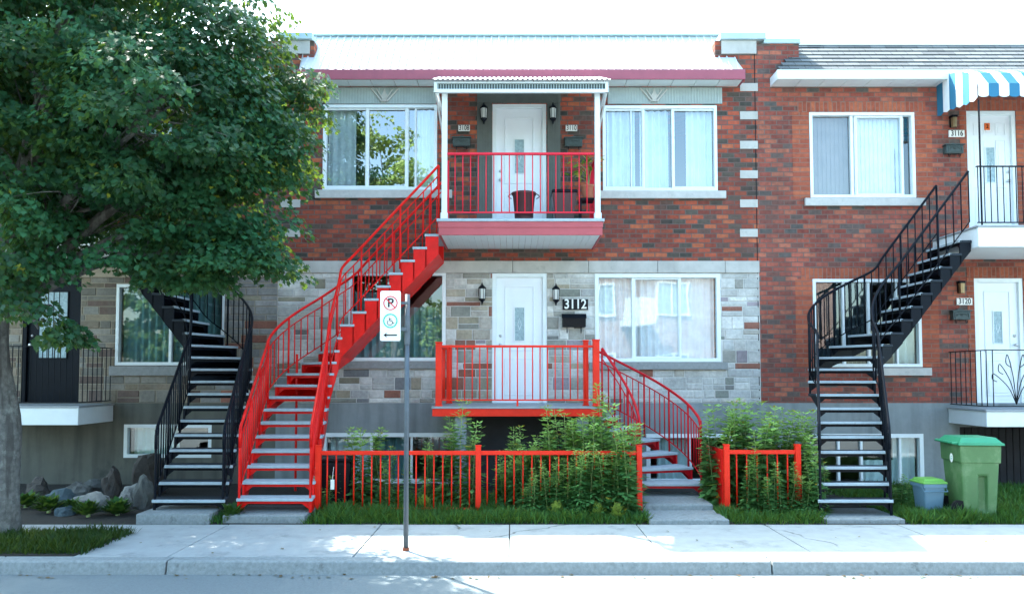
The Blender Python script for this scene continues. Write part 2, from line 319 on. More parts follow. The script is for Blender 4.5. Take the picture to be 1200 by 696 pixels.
for k_ in ('red', 'red_o', 'red_p', 'crimson', 'rose', 'brick', 'brick2', 'stone'): M[k_].node_tree.nodes['Principled BSDF'].inputs['Specular IOR Level'].default_value = .25
for k_ in ('black', 'numk', 'bag', 'void', 'rubber', 'tread_k'): M[k_].node_tree.nodes['Principled BSDF'].inputs['Specular IOR Level'].default_value = .12
streaks(M['concrete'], (.11, .125, .13)); streaks(M['concrete_l'], (.035, .036, .034)); streaks(M['lintel'], (.24, .235, .22), .5, .8, (3, 3, 1.2)); streaks(M['lintel_tan'], (.17, .145, .11), .5, .8)
streaks(M['brick'], (.10, .05, .04), .56, .85, (1.6, 1.6, .35)); streaks(M['brick2'], (.10, .06, .05), .56, .85, (1.6, 1.6, .35)); streaks(M['stone'], (.17, .165, .15), .55, .85, (4, 4, .8))
cracks(M['walk'], (.07, .075, .075)); streaks(M['bark'], (.055, .05, .045), .5, .60, (13, 13, 1.3))
# ------------------------------------------------------------------ generic builders
def text(s, size, x, y, z, mat, parent, name='lettering', thick=.004, bold=0, align='CENTER', sx=1.0):
    cu = bpy.data.curves.new('txt', 'FONT'); cu.body = s; cu.size = size; cu.align_x = align; cu.align_y = 'CENTER'; cu.extrude = thick/2; cu.offset = bold
    o = bpy.data.objects.new('txt', cu); col.objects.link(o)
    dg = bpy.context.evaluated_depsgraph_get(); me = bpy.data.meshes.new_from_object(o.evaluated_get(dg))
    bpy.data.objects.remove(o); bpy.data.curves.remove(cu)
    o0 = org(parent)
    me.transform(Matrix.Translation((x-o0.x, y-o0.y, z-o0.z)) @ Matrix.Rotation(PI/2, 4, 'X') @ Matrix.Diagonal((sx, 1, 1, 1)))
    me.name = name; me.materials.clear(); me.materials.append(mat)
    t = bpy.data.objects.new(name, me); col.objects.link(t); t.parent = parent; return t
def wall_grid(mb, x0, x1, z0, z1, holes, yf, th):
    xs = sorted({x0, x1, *[min(max(h[i], x0), x1) for h in holes for i in (0, 1)]}); zs = sorted({z0, z1, *[min(max(h[i], z0), z1) for h in holes for i in (2, 3)]})
    def hole(cx, cz): return any(h[0] < cx < h[1] and h[2] < cz < h[3] for h in holes)
    for i in range(len(xs)-1):
        for j in range(len(zs)-1):
            a, b, c, d = xs[i], xs[i+1], zs[j], zs[j+1]
            if b-a < 1e-5 or d-c < 1e-5 or hole((a+b)/2, (c+d)/2): continue
            mb.quad((a, yf, c), (b, yf, c), (b, yf, d), (a, yf, d)); mb.quad((b, yf+th, c), (a, yf+th, c), (a, yf+th, d), (b, yf+th, d))
    for h in holes:
        a, b, c, d = max(h[0], x0), min(h[1], x1), max(h[2], z0), min(h[3], z1)
        if a >= b or c >= d: continue
        mb.quad((a, yf, c), (a, yf+th, c), (a, yf+th, d), (a, yf, d)); mb.quad((b, yf, c), (b, yf+th, c), (b, yf+th, d), (b, yf, d))
        if h[3] <= z1: mb.quad((a, yf, d), (b, yf, d), (b, yf+th, d), (a, yf+th, d))
        if h[2] >= z0: mb.quad((a, yf, c), (b, yf, c), (b, yf+th, c), (a, yf+th, c))
def ring(mb, x0, x1, z0, z1, w, y0, y1):
    mb.box(x0, x1, y0, y1, z0, z0+w); mb.box(x0, x1, y0, y1, z1-w, z1); mb.box(x0, x0+w, y0, y1, z0+w, z1-w); mb.box(x1-w, x1, y0, y1, z0+w, z1-w)
def drape(x0, x1, z0, z1, y, amp=.038, wl=.13, flare=0.0):
    mb = MB(); n = max(8, int((x1-x0)/.012)); ph = random.random()*6
    pts = []
    for i in range(n+1):
        u = i/n; x = x0+(x1-x0)*u
        a = amp*(.7+.5*math.sin(x*3.1+ph))
        pts.append((x, y+a*math.sin(2*PI*x/wl+ph+1.3*math.sin(x*5+ph)), u))
    for i in range(n):
        (xa, ya, ua), (xb, yb, ub) = pts[i], pts[i+1]
        mb.quad((xa+flare*ua, ya, z0), (xb+flare*ub, yb, z0), (xb, yb, z1), (xa, ya, z1))
    return mb
def slats(x0, x1, z0, z1, y, wd=.085, ang=.5):
    mb = MB(); x = x0
    while x+wd*.6 < x1:
        dx = wd*.5*math.cos(ang); dy = wd*.5*math.sin(ang); cx = x+wd*.5
        mb.box(cx-dx, cx+dx, y-.001, y+.001, z0, z1); 
        n = len(mb.v); 
        for k in range(n-8, n):
            vx, vy, vz = mb.v[k]; t = (vx-cx)/dx; mb.v[k] = (vx, vy+t*dy, vz)
        x += wd*.88
    return mb
def window(b, r, mull, glass, curtains=(), sill=None, sill_mat='sill', fw=.055, y=None, label=None, sash=()):
    "mull: list of (fraction, width); curtains: (f0,f1,kind,zfrac0,zfrac1)"
    x0, x1, z0, z1 = r; y = YF if y is None else y
    mb = MB(); ring(mb, x0, x1, z0, z1, fw, y-.012, y+.085)
    for f, wd in mull:
        cx = x0+(x1-x0)*f; mb.box(cx-wd/2, cx+wd/2, y+.012, y+.08, z0+fw, z1-fw)
    for f0, f1 in sash:
        ring(mb, x0+(x1-x0)*f0+.004, x0+(x1-x0)*f1-.004, z0+fw+.002, z1-fw-.002, .028, y+.022, y+.05)
    wn = mb.build('window', M['white'], b, bevel=.004)
    if label: wn['label'] = label
    g = MB().quad((x0+fw*.6, y+.06, z0+fw*.6), (x1-fw*.6, y+.06, z0+fw*.6), (x1-fw*.6, y+.06, z1-fw*.6), (x0+fw*.6, y+.06, z1-fw*.6)).build('pane', M[glass], wn)
    ORG[g.name] = org(wn)
    for c in curtains:
        f0, f1, kind = c[:3]; a0 = c[3] if len(c) > 3 else 0; a1 = c[4] if len(c) > 4 else 1
        xa = x0+fw+(x1-x0-2*fw)*f0; xb = x0+fw+(x1-x0-2*fw)*f1; za = z0+.04+(z1-z0-.08)*a0; zb = z0+.04+(z1-z0-.08)*a1
        if kind.startswith('blind'): q = slats(xa, xb, za, zb, y+.16, ang=.42 if kind == 'blind_k' else .12).build('blind', M[kind], wn)
        else: q = drape(xa, xb, za, zb, y+.17).build('curtain', M[kind], wn, smooth=True)
    if sill:
        MB().box(sill[0], sill[1], y-.07, y-.013, sill[2], sill[3]).build('sill', M[sill_mat], wn, bevel=.008)
    return wn
def door(b, r, style='panel', y=None, mat='door_w', fw=.07, handle='l', label=None):
    x0, x1, z0, z1 = r; y = YF+.04 if y is None else y
    d = MB(); d.box(x0+fw, x1-fw, y+.02, y+.06, z0+.02, z1-fw)
    dx0, dx1, dz0, dz1 = x0+fw, x1-fw, z0, z1-fw; W = dx1-dx0; H = dz1-dz0
    def moul(a, b2, c, e, m=.018):
        xa, xb, za, zb = dx0+W*a, dx0+W*b2, dz0+H*c, dz0+H*e
        ring(d, xa, xb, za, zb, m, y+.008, y+.021)
        d.box(xa+.045, xb-.045, y+.012, y+.021, za+.045, zb-.045) if (xb-xa) > .14 and (zb-za) > .14 else None
    if style == 'oval':
        xa, xb, za, zb = dx0+W*.18, dx0+W*.82, dz0+H*.42, dz0+H*.93; ring(d, xa, xb, za, zb, .02, y+.006, y+.021); moul(.18, .82, .07, .36)
    elif style == 'six':
        for a, c, e in ((.12, .84, .94), (.12, .5, .8), (.12, .08, .42)):
            moul(a, .36, c, e, .012); moul(.64, .88, c, e, .012)
        moul(.42, .58, .86, .94, .01)
    dr = d.build('door', M[mat], b, bevel=.003)
    if label: dr['label'] = label
    fr = MB(); fr.box(x0, x0+fw, y-.03, y+.1, z0, z1); fr.box(x1-fw, x1, y-.03, y+.1, z0, z1); fr.box(x0+fw, x1-fw, y-.03, y+.1, z1-fw, z1); fr.box(x0+fw, x1-fw, y-.02, y+.1, z0-.03, z0+.018)
    fr.build('frame', M['white' if mat != 'black' else 'black'], dr, bevel=.003)
    if style == 'oval': g = (.40, .60, .50, .76)
    elif style == 'six': g = (.40, .60, .46, .74)
    else: g = (.22, .78, .38, .92)
    gx0, gx1, gz0, gz1 = dx0+W*g[0], dx0+W*g[1], dz0+H*g[2], dz0+H*g[3]
    p = MB(); p.box(gx0, gx1, y+.012, y+.0195, gz0, gz1); p.build('pane', M['frost'], dr)
    q = MB(); ring(q, gx0-.015, gx1+.015, gz0-.015, gz1+.015, .015, y+.002, y+.019)
    if style == 'lead':
        for f in (.3, .5, .7): q.box(gx0+(gx1-gx0)*f-.004, gx0+(gx1-gx0)*f+.004, y+.004, y+.011, gz0, gz1)
    else:
        cx, cz = (gx0+gx1)/2, (gz0+gz1)/2; q.tube([(cx, y+.01, cz-.1), (cx+.03, y+.01, cz), (cx, y+.01, cz+.1), (cx-.03, y+.01, cz), (cx, y+.01, cz-.1)], .004, 4)
    q.build('glazing_bead', M['white' if style != 'lead' else 'black'], dr)
    hx = dx0+.07 if handle == 'l' else dx1-.07; hz = z0+1.02
    h = MB(); h.tube([(hx, y+.02, hz), (hx, y-.03, hz)], .014, 10); h.tube([(hx, y-.03, hz), (hx, y-.055, hz)], .03, 12, .024); h.tube([(hx, y+.021, hz+.16), (hx, y, hz+.16)], .024, 12)
    h.build('handle', M['steel'], dr, smooth=True)
    return dr
def split_rect(s, h):
    x0, x1, z0, z1 = s; a, b, c, d = h
    if x1 <= a or x0 >= b or z1 <= c or z0 >= d: return [s]
    out = []
    if x0 < a: out.append((x0, a, z0, z1))
    if x1 > b: out.append((b, x1, z0, z1))
    xa, xb = max(x0, a), min(x1, b)
    if z0 < c: out.append((xa, xb, z0, c))
    if z1 > d: out.append((xa, xb, d, z1))
    return [o for o in out if o[1]-o[0] > .035 and o[3]-o[2] > .03]
def ashlar(x0, x1, z0, z1, holes, yf, palette, parent, name='stone_facing', joint=.0065):
    mb = MB(); cols = []; z = z0; rects = []
    while z < z1-.02:
        h = random.choice([.08, .105, .14, .14, .18, .22, .26])
        if z+h > z1-.09: h = z1-z
        x = x0
        while x < x1-.02:
            wd = random.uniform(.16, .46) if h > .13 else random.uniform(.2, .6)
            if x+wd > x1-.12: wd = x1-x
            if h >= .18 and random.random() < .35 :
                f = random.uniform(.38, .62); rects += [(x, x+wd, z, z+h*f), (x, x+wd, z+h*f, z+h)]
            else: rects.append((x, x+wd, z, z+h))
            x += wd
        z += h
    for rc in rects:
        cx = (rc[0]+rc[1])/2; pal = palette(cx, (rc[2]+rc[3])/2)
        c = random.choice(pal); k = random.uniform(.85, 1.15); c = (c[0]*k, c[1]*k, c[2]*k, 1)
        ps = [rc]
        for h in holes: ps = [q for p in ps for q in split_rect(p, h)]
        for p in ps:
            a, b, c_, d = p[0]+joint, p[1]-joint, p[2]+joint, p[3]-joint
            if b-a < .01 or d-c_ < .01: continue
            e = .006; t = yf-random.uniform(.004, .014); n = len(mb.f)
            jt = [random.uniform(-.009, .009) for _ in range(8)]
            mb.add([(a, yf, c_), (b, yf, c_), (b, yf, d), (a, yf, d), (a+e+abs(jt[0]), t, c_+e+abs(jt[1])), (b-e-abs(jt[2]), t, c_+e+abs(jt[3])), (b-e-abs(jt[4]), t, d-e-abs(jt[5])), (a+e+abs(jt[6]), t, d-e-abs(jt[7]))],
                   [(4, 5, 6, 7), (0, 1, 5, 4), (1, 2, 6, 5), (2, 3, 7, 6), (3, 0, 4, 7)])
            cols += [c]*(len(mb.f)-n)
    return mb.build(name, M['stone'], parent, cols=cols)
def spline(pts, m=6):
    pts = [Vector(p) for p in pts]; out = []
    for i in range(len(pts)-1):
        p0 = pts[max(i-1, 0)]; p1 = pts[i]; p2 = pts[i+1]; p3 = pts[min(i+2, len(pts)-1)]
        for k in range(m):
            t = k/m; out.append(.5*((2*p1)+(p2-p0)*t+(2*p0-5*p1+4*p2-p3)*t*t+(3*p1-p0-3*p2+p3)*t**3))
    out.append(pts[-1]); return out
# ------------------------------------------------------------------ SETTING
def struct(mb, name, mat, **k): return tag(mb.build(name, mat, None, **k), kind='structure')
struct(MB().quad((-400, -400, -.25), (400, -400, -.25), (400, 400, -.25), (-400, 400, -.25)), 'ground', M['ground'])
struct(MB().box(-60, 60, -1.5, 7.66, -.24, -.13), 'road', M['asphalt'])
mb = MB()
JX = [-60, -16.8, -13.5, -10.2, -8.5, -6.9, -5.2, -3.53, -1.63, -.03, 1.55, 3.15, 4.8, 6.45, 8.1, 9.8, 13, 60]
for a, b in zip(JX, JX[1:]): mb.box(a+.006, b-.006, 7.83, 9.5, -.12, random.uniform(-.002, .002))
struct(mb, 'sidewalk', M['walk'], bevel=.006)
struct(MB().box(-60, 60, 7.7, 9.49, -.24, -.016), 'sidewalk_bed', M['soil'])
mb = MB()
KX = [-60, -9.5, -3.46, 2.6, 8.6, 60]
for a, b in zip(KX, KX[1:]):
    mb.prism([(7.60, -.24), (7.645, -.012), (7.665, 0), (7.82, .0), (7.82, -.24)], 'x', a+.008, b-.008)
struct(mb, 'kerb', M['kerb'], bevel=.01)
struct(MB().box(-60, 60, -4.2, -1.5, -.24, 0), 'far_sidewalk', M['walk'])
# yard with gentle unevenness
mb = MB(); nx, ny = 120, 18
def yz(x, y):
    t = min(1, max(0, (y-9.5)/.3)); return -.015+t*(.02+.035*mnoise.noise(Vector((x*1.1, y*1.1, 3))))
for i in range(nx+1):
    for j in range(ny+1):
        x = -11+22*i/nx; y = 9.5+3.5*j/ny; mb.v.append((x, y, yz(x, y)))
for i in range(nx):
    for j in range(ny):
        a = i*(ny+1)+j; mb.f.append((a, a+ny+1, a+ny+2, a+1))
struct(mb, 'yard', M['soil'], smooth=True)
def pad(name, x0, x1, y0, y1, z1, label):
    return tag(MB().box(x0, x1, y0, y1, -.05, z1).build(name, M['kerb'], None, bevel=.015, loc=((x0+x1)/2, (y0+y1)/2, 0)), label, 'concrete pad')
pad('concrete_pad', -4.72, -3.80, 9.55, 10.3, .12, 'grey concrete pad under the foot of the left black staircase')
pad('concrete_pad', -3.66, -2.62, 9.62, 10.4, .09, 'grey concrete pad under the foot of the big red staircase')
pad('concrete_pad', 3.95, 4.95, 9.58, 10.4, .05, 'low concrete pad under the foot of the right black staircase')
o = tag(MB().box(1.72, 2.72, 9.52, 10.9, -.05, .055).box(1.75, 2.70, 10.2, 11.3, .0, .13).build('concrete_step', M['kerb'], None, bevel=.015, loc=(2.2, 10.2, 0)), 'two shallow concrete steps below the curved red porch stairs', 'step')
# ------------------------------------------------------------------ BUILDINGS
XL, XR = at(326, 310, YF)[0], at(889.5, 310, YF)[0]
ZL0, ZL1 = at(600, 320, YF)[1], at(600, 306, YF)[1]      # lintel band
ZC = at(600, 472, YF)[1]                                 # top of the concrete foundation
ZT = at(600, 48, YF)[1]
GR = [(.50, .495, .47), (.54, .53, .50), (.43, .43, .41), (.58, .57, .54), (.47, .47, .46), (.51, .495, .47), (.45, .42, .37)]
ACC = [(.25, .11, .08), (.26, .24, .18), (.29, .28, .25), (.20, .20, .19), (.29, .25, .27), (.33, .29, .22), (.24, .25, .22)]
def pal_c(x, z):
    d = abs(x+.0)
    if -1.3 < x < 1.2: return GR+ACC+[(.38, .35, .28), (.35, .32, .27)]
    if x < -1.3 and z < 2.1: return ACC+GR+GR+[(.20, .21, .22)]*2
    return GR*4+ACC
def closed_body(b, x0, x1, z1, mat, zside):
    m = MB(); yb = 22
    m.quad((x0, yb, -.2), (x1, yb, -.2), (x1, yb, z1), (x0, yb, z1))
    m.quad((x0, YF+.2, z1-.02), (x1, YF+.2, z1-.02), (x1, yb, z1-.02), (x0, yb, z1-.02))
    for x in (x0+.012, x1-.012): m.quad((x, YF+.2, -.2), (x, yb, -.2), (x, yb, z1-.02), (x, YF+.2, z1-.02))
    m.build('rear_wall', mat, b)
    MB().box(x0+.03, x1-.03, YF+.21, yb-.1, 1.05, 1.3).box(x0+.03, x1-.03, YF+.21, yb-.1, 3.95, 4.2).build('floor', M['dark'], b)
    MB().box(x0+.03, x1-.03, 16.2, 16.3, -.1, z1-.1).build('interior_wall', M['dark'], b)
def mansard(b, el, er, rl, rr, z0, z1, y0, y1, fh, roofm, fasm, soffm, ribs=None, lfas='fascia', ext=0):
    m = MB(); 
    A, B, C, D = (el, y0, z0), (er, y0, z0), (rr, y1, z1), (rl, y1, z1)
    m.quad(A, B, C, D); m.quad(B, (er, YF-.001, z0), (rr, YF+.35, z1), C); m.quad((el, YF-.001, z0), A, D, (rl, YF+.35, z1))
    m.quad(D, C, (rr, y1+2, z1-.03), (rl, y1+2, z1-.03))
    if ribs:
        n = int((er-el)/ribs); dv = Vector((0, y1-y0, z1-z0)); nn = Vector((0, -(z1-z0), (y1-y0))).normalized()*.018
        for i in range(n+1):
            x = el+(er-el)*(i+.5)/(n+1); k0 = 0; 
            xt = x; lo = 0
            hi = 1.0
            if x > rr: hi = (er-x)/(er-rr)
            if x < rl: hi = (x-el)/(rl-el)
            if hi < .05: continue
            xt = x
            p0 = Vector((x, y0, z0)); p1 = Vector((xt, y0, z0))+dv*hi; wv = Vector((.012, 0, 0))
            m.add([p0-wv*1.6, p0+nn-wv*.7, p0+nn+wv*.7, p0+wv*1.6, p1-wv*1.6, p1+nn-wv*.7, p1+nn+wv*.7, p1+wv*1.6], [(0, 4, 5, 1), (1, 5, 6, 2), (2, 6, 7, 3), (0, 1, 2, 3), (4, 7, 6, 5)])
    rf = m.build('roof', roofm, b)
    MB().box(el-.012, er+.012, y0-.03, y0+.005, z0-fh, z0+.012).box(el-.012, el+.02, y0+.006, YF-.002, z0-fh, z0+.01).box(er-.02, er+.012, y0+.006, YF-.002, z0-fh, z0+.01).build(lfas, fasm, rf, bevel=.004)
    s = MB(); x = el+.025
    while x < er-.03:
        s.box(x, min(x+.39, er-.025), y0+.006, YF-.003, z0-fh+.005, z0-fh+.02); x += .4
    s.build('soffit', soffm, rf)
    return rf
# ---- centre building
bc = thing('brick_rowhouse', 'middle two-storey brick and grey stone rowhouse with white metal roof and red railings', 'building', (.1, YF, 0))
Wul = wr(379, 123, 512, 223); Wur = wr(706, 124, 841, 224); Wll = wr(409, 319, 522, 423); Wlr = wr(697, 321, 845, 424)
Dl = wr(577, 320, 641, 466.5); Du = wr(577, 122, 640.5, 276)
Dl = (Dl[0], Dl[1], 1.36, Dl[3]); Du = (Du[0], Du[1], 4.24, Du[3])
Wb1 = wr(378, 507, 546, 566); Wb2 = wr(757, 508, 862, 566)
m = MB(); wall_grid(m, XL, XR, ZL1, ZT, [Wul, Wur, Du, (at(368, 60, YF)[0], at(838, 60, YF)[0], at(600, 84, YF)[1], ZT+1)], YF, .2); m.box(at(887, 100, YF)[0]-.0, XR+.004, YF-.006, YF-.001, ZL1, at(600, 70, YF)[1]) if 0 else None
m.build('wall', M['brick'], bc)
m = MB(); wall_grid(m, XL, XR, ZC, ZL0, [Wll, Wlr, Dl], YF, .2); m.build('mortar_wall', M['mortar'], bc)
ashlar(XL, XR, ZC, ZL0, [Wll, Wlr, Dl], YF-.001, pal_c, bc)
m = MB(); x = XL
while x < XR-.05:
    w_ = min(random.uniform(1.1, 1.5), XR-x)
    if XR-x-w_ < .4: w_ = XR-x
    m.box(x+.003, x+w_-.003, YF-.035, YF+.2, ZL0+.001, ZL1-.001); x += w_
m.build('lintel_band', M['lintel'], bc, bevel=.006)
m = MB(); wall_grid(m, XL, XR, -.2, ZC, [Wb1, Wb2], YF-.02, .22); m.build('foundation', M['concrete'], bc)
closed_body(bc, XL, XR, at(600, 86, YF)[1], M['brick'], 0)
window(bc, Wul, [(.385, .045), (.73, .05), (.81, .03)], 'glass', [(.0, .26, 'curtain'), (.80, 1.0, 'curtain')], wr(370, 223.5, 530, 233), label='upper sliding window with white sheers parted over a dark room', sash=((.0, .385), (.385, .75)))
window(bc, Wur, [(.36, .035), (.615, .04), (.25, .02)], 'glass_s', [(.02, .28, 'curtain'), (.33, .60, 'curtain'), (.76, 1.0, 'curtain')], wr(699, 224.5, 850, 233.5), label='upper sliding window with several white sheers', sash=((.0, .36), (.615, 1)))
window(bc, Wll, [(.60, .05)], 'glass_lo', [(.0, .56, 'curtain_t', 0, .8), (.63, 1, 'curtain_t', 0, .62)], wr(404, 423.5, 527, 432), 'sill_d', fw=.06, label='lower window with grey-teal drapes behind the red staircase')
window(bc, Wlr, [(.305, .045), (.68, .035)], 'glass_w', [(.0, .34, 'curtain'), (.34, .68, 'curtain'), (.68, 1.0, 'curtain', .0, 1)], wr(690, 424.5, 852, 433), 'sill_d', fw=.065, label='lower window with reflections over white sheers', sash=((.31, .68),))
window(bc, Wb1, [(.34, .04), (.62, .04)], 'glass_lo', [(.0, .33, 'curtain'), (.36, .6, 'curtain_t')], None, fw=.07, y=YF-.01, label='basement window in white frame behind the long fence')
window(bc, Wb2, [(.5, .04)], 'glass_lo', [(.1, .5, 'curtain')], None, fw=.07, y=YF-.01, label='basement window in white frame behind the porch stairs')
door(bc, Dl, 'oval', handle='l', label='white front door opening onto the red porch')
door(bc, Du, 'oval', handle='l', label='white upper door opening onto the balcony')
# recessed looking side panels of the upper entrance: ribbed boards
def ribbed(x0, x1, z0, z1, y, pitch=.045, d=.014):
    m = MB(); m.box(x0, x1, y, YF-.002, z0, z1); x = x0+pitch*.3
    while x+pitch*.55 < x1: m.box(x, x+pitch*.55, y-d, y-.0005, z0+.004, z1-.004); x += pitch
    return m
r1 = wr(559, 108, 576.5, 276); r2 = wr(641, 108, 657, 276); r3 = wr(559, 106, 657, 121.5)
m = ribbed(r1[0], r1[1], 4.25, r3[2], YF-.012); m.v += []; m2 = ribbed(r2[0], r2[1], 4.25, r3[2], YF-.012); m.add(m2.v, m2.f); m3 = ribbed(r3[0], r3[1], r3[2]+.002, r3[3], YF-.012); m.add(m3.v, m3.f)
m.build('entrance_cladding', M['panel_d'], bc)
for (a, b, cc) in ((382, 511, 451), (712, 846, 766)):
    r = wr(a, 103.5, b, 122.5); m = ribbed(r[0], r[1], r[2], r[3]+.0, YF-.02, .05, .012)
    pn = m.build('window_head_panel', M['panel'], bc)
    cx = at(cc, 113, YF)[0]; y = YF-.055; z0 = r[2]+.03; z1 = r[3]-.02; m = MB()
    for s in (-1, 1): m.tube([(cx+s*.24, y+.02, z1), (cx+s*.05, y, z0+.01), (cx, y, z0+.01)], .016, 6); m.tube([(cx+s*.14, y+.01, z1-.02), (cx+s*.03, y, z0+.05)], .012, 6)
    m.prism([(cx-.07, z0+.10), (cx-.03, z0+.14), (cx, z1-.01), (cx+.03, z0+.14), (cx+.07, z0+.10), (cx+.03, z0+.02), (cx-.03, z0+.02)], 'y', y-.005, y+.03)
    m.build('leaf_ornament', M['lintel'], pn)
# quoins
for s in (0, 1):
    for i in range(6):
        py = [131, 165.5, 200, 234, 268.5, 98][i]
        a = (867, 888) if s == 0 else (329, 352)
        r = wr(a[0], py, a[1], py+9.3)
        MB().box(r[0], r[1], YF-.012, YF-.001, r[2], r[3]).build('quoin', M['lintel'], bc, bevel=.004)
ze = at(600, 83, 12.68)[1]; zr = at(600, 43, 13.55)[1]
mansard(bc, at(350, 83, 12.68)[0], at(872, 83, 12.68)[0], at(364, 43, 13.55)[0], at(842, 43, 13.55)[0], ze, zr, 12.68, 13.55, ze-at(600, 93.8, 12.68)[1], M['roof_w'], M['rose2'], M['white'], ribs=.135)
MB().box(at(364, 43, 13.55)[0]-.02, at(842, 43, 13.55)[0]+.02, 13.50, 13.62, zr-.0, zr+.03).build('ridge_flashing', M['cap'], bc)
for a, b in ((843, 889), (329, 366)):
    r = wr(a+2, 48.5, b-3, 64); MB().box(r[0], r[1], YF-.03, YF+.3, r[2], r[3]).build('parapet_block', M['lintel'], bc, bevel=.006)
    r = wr(a, 40.5, b+(7 if a > 600 else 1), 48); MB().box(r[0], r[1], YF-.08, YF+.4, r[2], r[3]).build('parapet_cap', M['cap'], bc, bevel=.006)
MB().box(XR-.035, XR-.022, YF-.006, YF-.0005, ZC, at(600, 50, YF)[1]).build('expansion_joint', M['numk'], bc)
# ---- right building
XR2 = 12.5
br = thing('brick_rowhouse', 'right brick rowhouse with grey shingle roof and orange brick window surrounds', 'building', (8, YF, 0))
Rwu = wr(948, 132, 1073.5, 232); Rwl = wr(952, 327, 1081, 430); Rdu = wr(1132, 130, 1194, 262); Rdl = wr(1141, 326, 1203, 470)
Rdu = (Rdu[0], Rdu[1], 4.22, Rdu[3]); Rdl = (Rdl[0], Rdl[1], 1.36, Rdl[3])
Rb = wr(948, 508, 1083, 572)
ZT2 = at(600, 52, YF)[1]
cav = wr(1124, 506, 1290, 600); cav = (cav[0], 9.9, -.1, at(600, 500, YF)[1])
Rwu2 = (9.6, 11.2, Rwu[2], Rwu[3])
m = MB(); wall_grid(m, XR, XR2, ZC, ZT2, [Rwu, Rwl, Rdu, Rdl, Rwu2, (at(936, 60, YF)[0], XR2, at(600, 84, YF)[1], ZT2+1)], YF, .2); m.build('wall', M['brick2'], br)
m = MB(); wall_grid(m, XR, XR2, -.2, ZC, [Rb, cav], YF-.02, .22); m.build('foundation', M['concrete'], br)
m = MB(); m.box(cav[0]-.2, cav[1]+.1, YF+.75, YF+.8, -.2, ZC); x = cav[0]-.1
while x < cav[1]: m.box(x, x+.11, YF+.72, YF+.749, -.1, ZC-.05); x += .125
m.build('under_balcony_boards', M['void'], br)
closed_body(br, XR, XR2, at(600, 86, YF)[1], M['brick2'], 0)
for r, zb in ((Rwu, .0), (Rwl, 0)):
    e = .20
    MB().box(r[0]-e, r[1]+e, YF-.006, YF+.01, r[3]+.0, r[3]+.19).build('soldier_course', M['trim_v'], br)
    MB().box(r[0]-e-.1, r[0]-.001, YF-.005, YF+.01, r[2]-.0, r[3]-.001).build('brick_surround', M['trim_h'], br); MB().box(r[1]+.001, r[1]+e+.1, YF-.005, YF+.01, r[2]-.0, r[3]-.001).build('brick_surround', M['trim_h'], br)
for r in (Rdu, Rdl):
    MB().box(r[1]+.001, r[1]+.3, YF-.005, YF+.01, r[2], r[3]).build('brick_surround', M['trim_h'], br); MB().box(r[0]-.12, r[0]-.001, YF-.005, YF+.01, r[2], r[3]).build('brick_surround', M['trim_h'], br)
    MB().box(r[0]-.12, r[1]+.3, YF-.006, YF+.01, r[3]+.001, r[3]+.19).build('soldier_course', M['trim_v'], br)
window(br, Rwu, [(.405, .05), (.45, .025), (.88, .035)], 'glass_w', [(.0, .40, 'blind_b'), (.44, .96, 'blind_w')], wr(942, 233, 1083, 242), label='upper window, one half taupe blinds and one half white blinds', sash=((.43, .9),))
window(br, Rwl, [(.29, .045), (.52, .045), (.78, .03)], 'glass_lo', [(.0, .28, 'blind_k'), (.3, .5, 'blind_k'), (.8, 1, 'curtain', 0, .5)], wr(1020, 431, 1090, 440), label='lower window with dark vertical blinds behind the black staircase')
window(br, Rb, [(.26, .04), (.46, .04), (.80, .04)], 'glass_lo', [(.48, .8, 'curtain', .0, .5), (.8, 1, 'curtain')], None, fw=.07, y=YF-.01, label='basement window behind the foot of the black staircase')
window(br, Rwu2, [(.5, .05)], 'glass_s', [(.1, .9, 'curtain')], None)
door(br, Rdu, 'six', handle='r', label='white upper door with six panels and a small glass')
door(br, Rdl, 'oval', handle='r', label='white lower door with a slim stained glass')
ze2 = at(600, 83.5, 12.66)[1]; zr2 = at(600, 53.5, 13.4)[1]
rf = mansard(br, at(911, 83, 12.66)[0], XR2-.3, at(935, 53, 13.4)[0], XR2-.6, ze2, zr2, 12.66, 13.4, ze2-at(600, 93.5, 12.66)[1], M['shingle'], M['white'], M['white'])
a0 = at(911, 83, 12.66)[0]; a1 = at(935, 53, 13.4)[0]
MB().box(a1-.06, XR2-.5, 13.36, 13.5, zr2-.01, zr2+.04).build('ridge_flashing', M['white'], br)
m = MB(); m.add([(a0+.25, 12.87, ze2+.2), (a1-.01, 13.385, zr2+.012), (a1+.42, 13.385, zr2+.012), (a0+.32, 12.87+.01, ze2+.22), (a1+.2, 13.1, ze2+.46)], [(0, 1, 2, 4), ])
m.build('tar_patch', M['bag'], rf)
# shingle course edges (real steps)
m = MB(); n = 7
for i in range(n):
    t = (i+.2)/n; y = 12.66+(13.4-12.66)*t; z = ze2+(zr2-ze2)*t
    xa = a0+(a1-a0)*t+.03
    m.prism([(y-.006, z-.004), (y-.018, z+.014), (y+.09, z+.012+.09*(zr2-ze2)/.74), (y+.09, z-.002+.09*(zr2-ze2)/.74)], 'x', xa, XR2-.4)
m.build('shingle_course', M['shingle'], rf)
r = wr(889, 47.5, 937, 52); MB().box(r[0]+.08, r[1], YF-.05, YF+.35, r[2], r[3]+.01).build('parapet_cap', M['cap'], br)
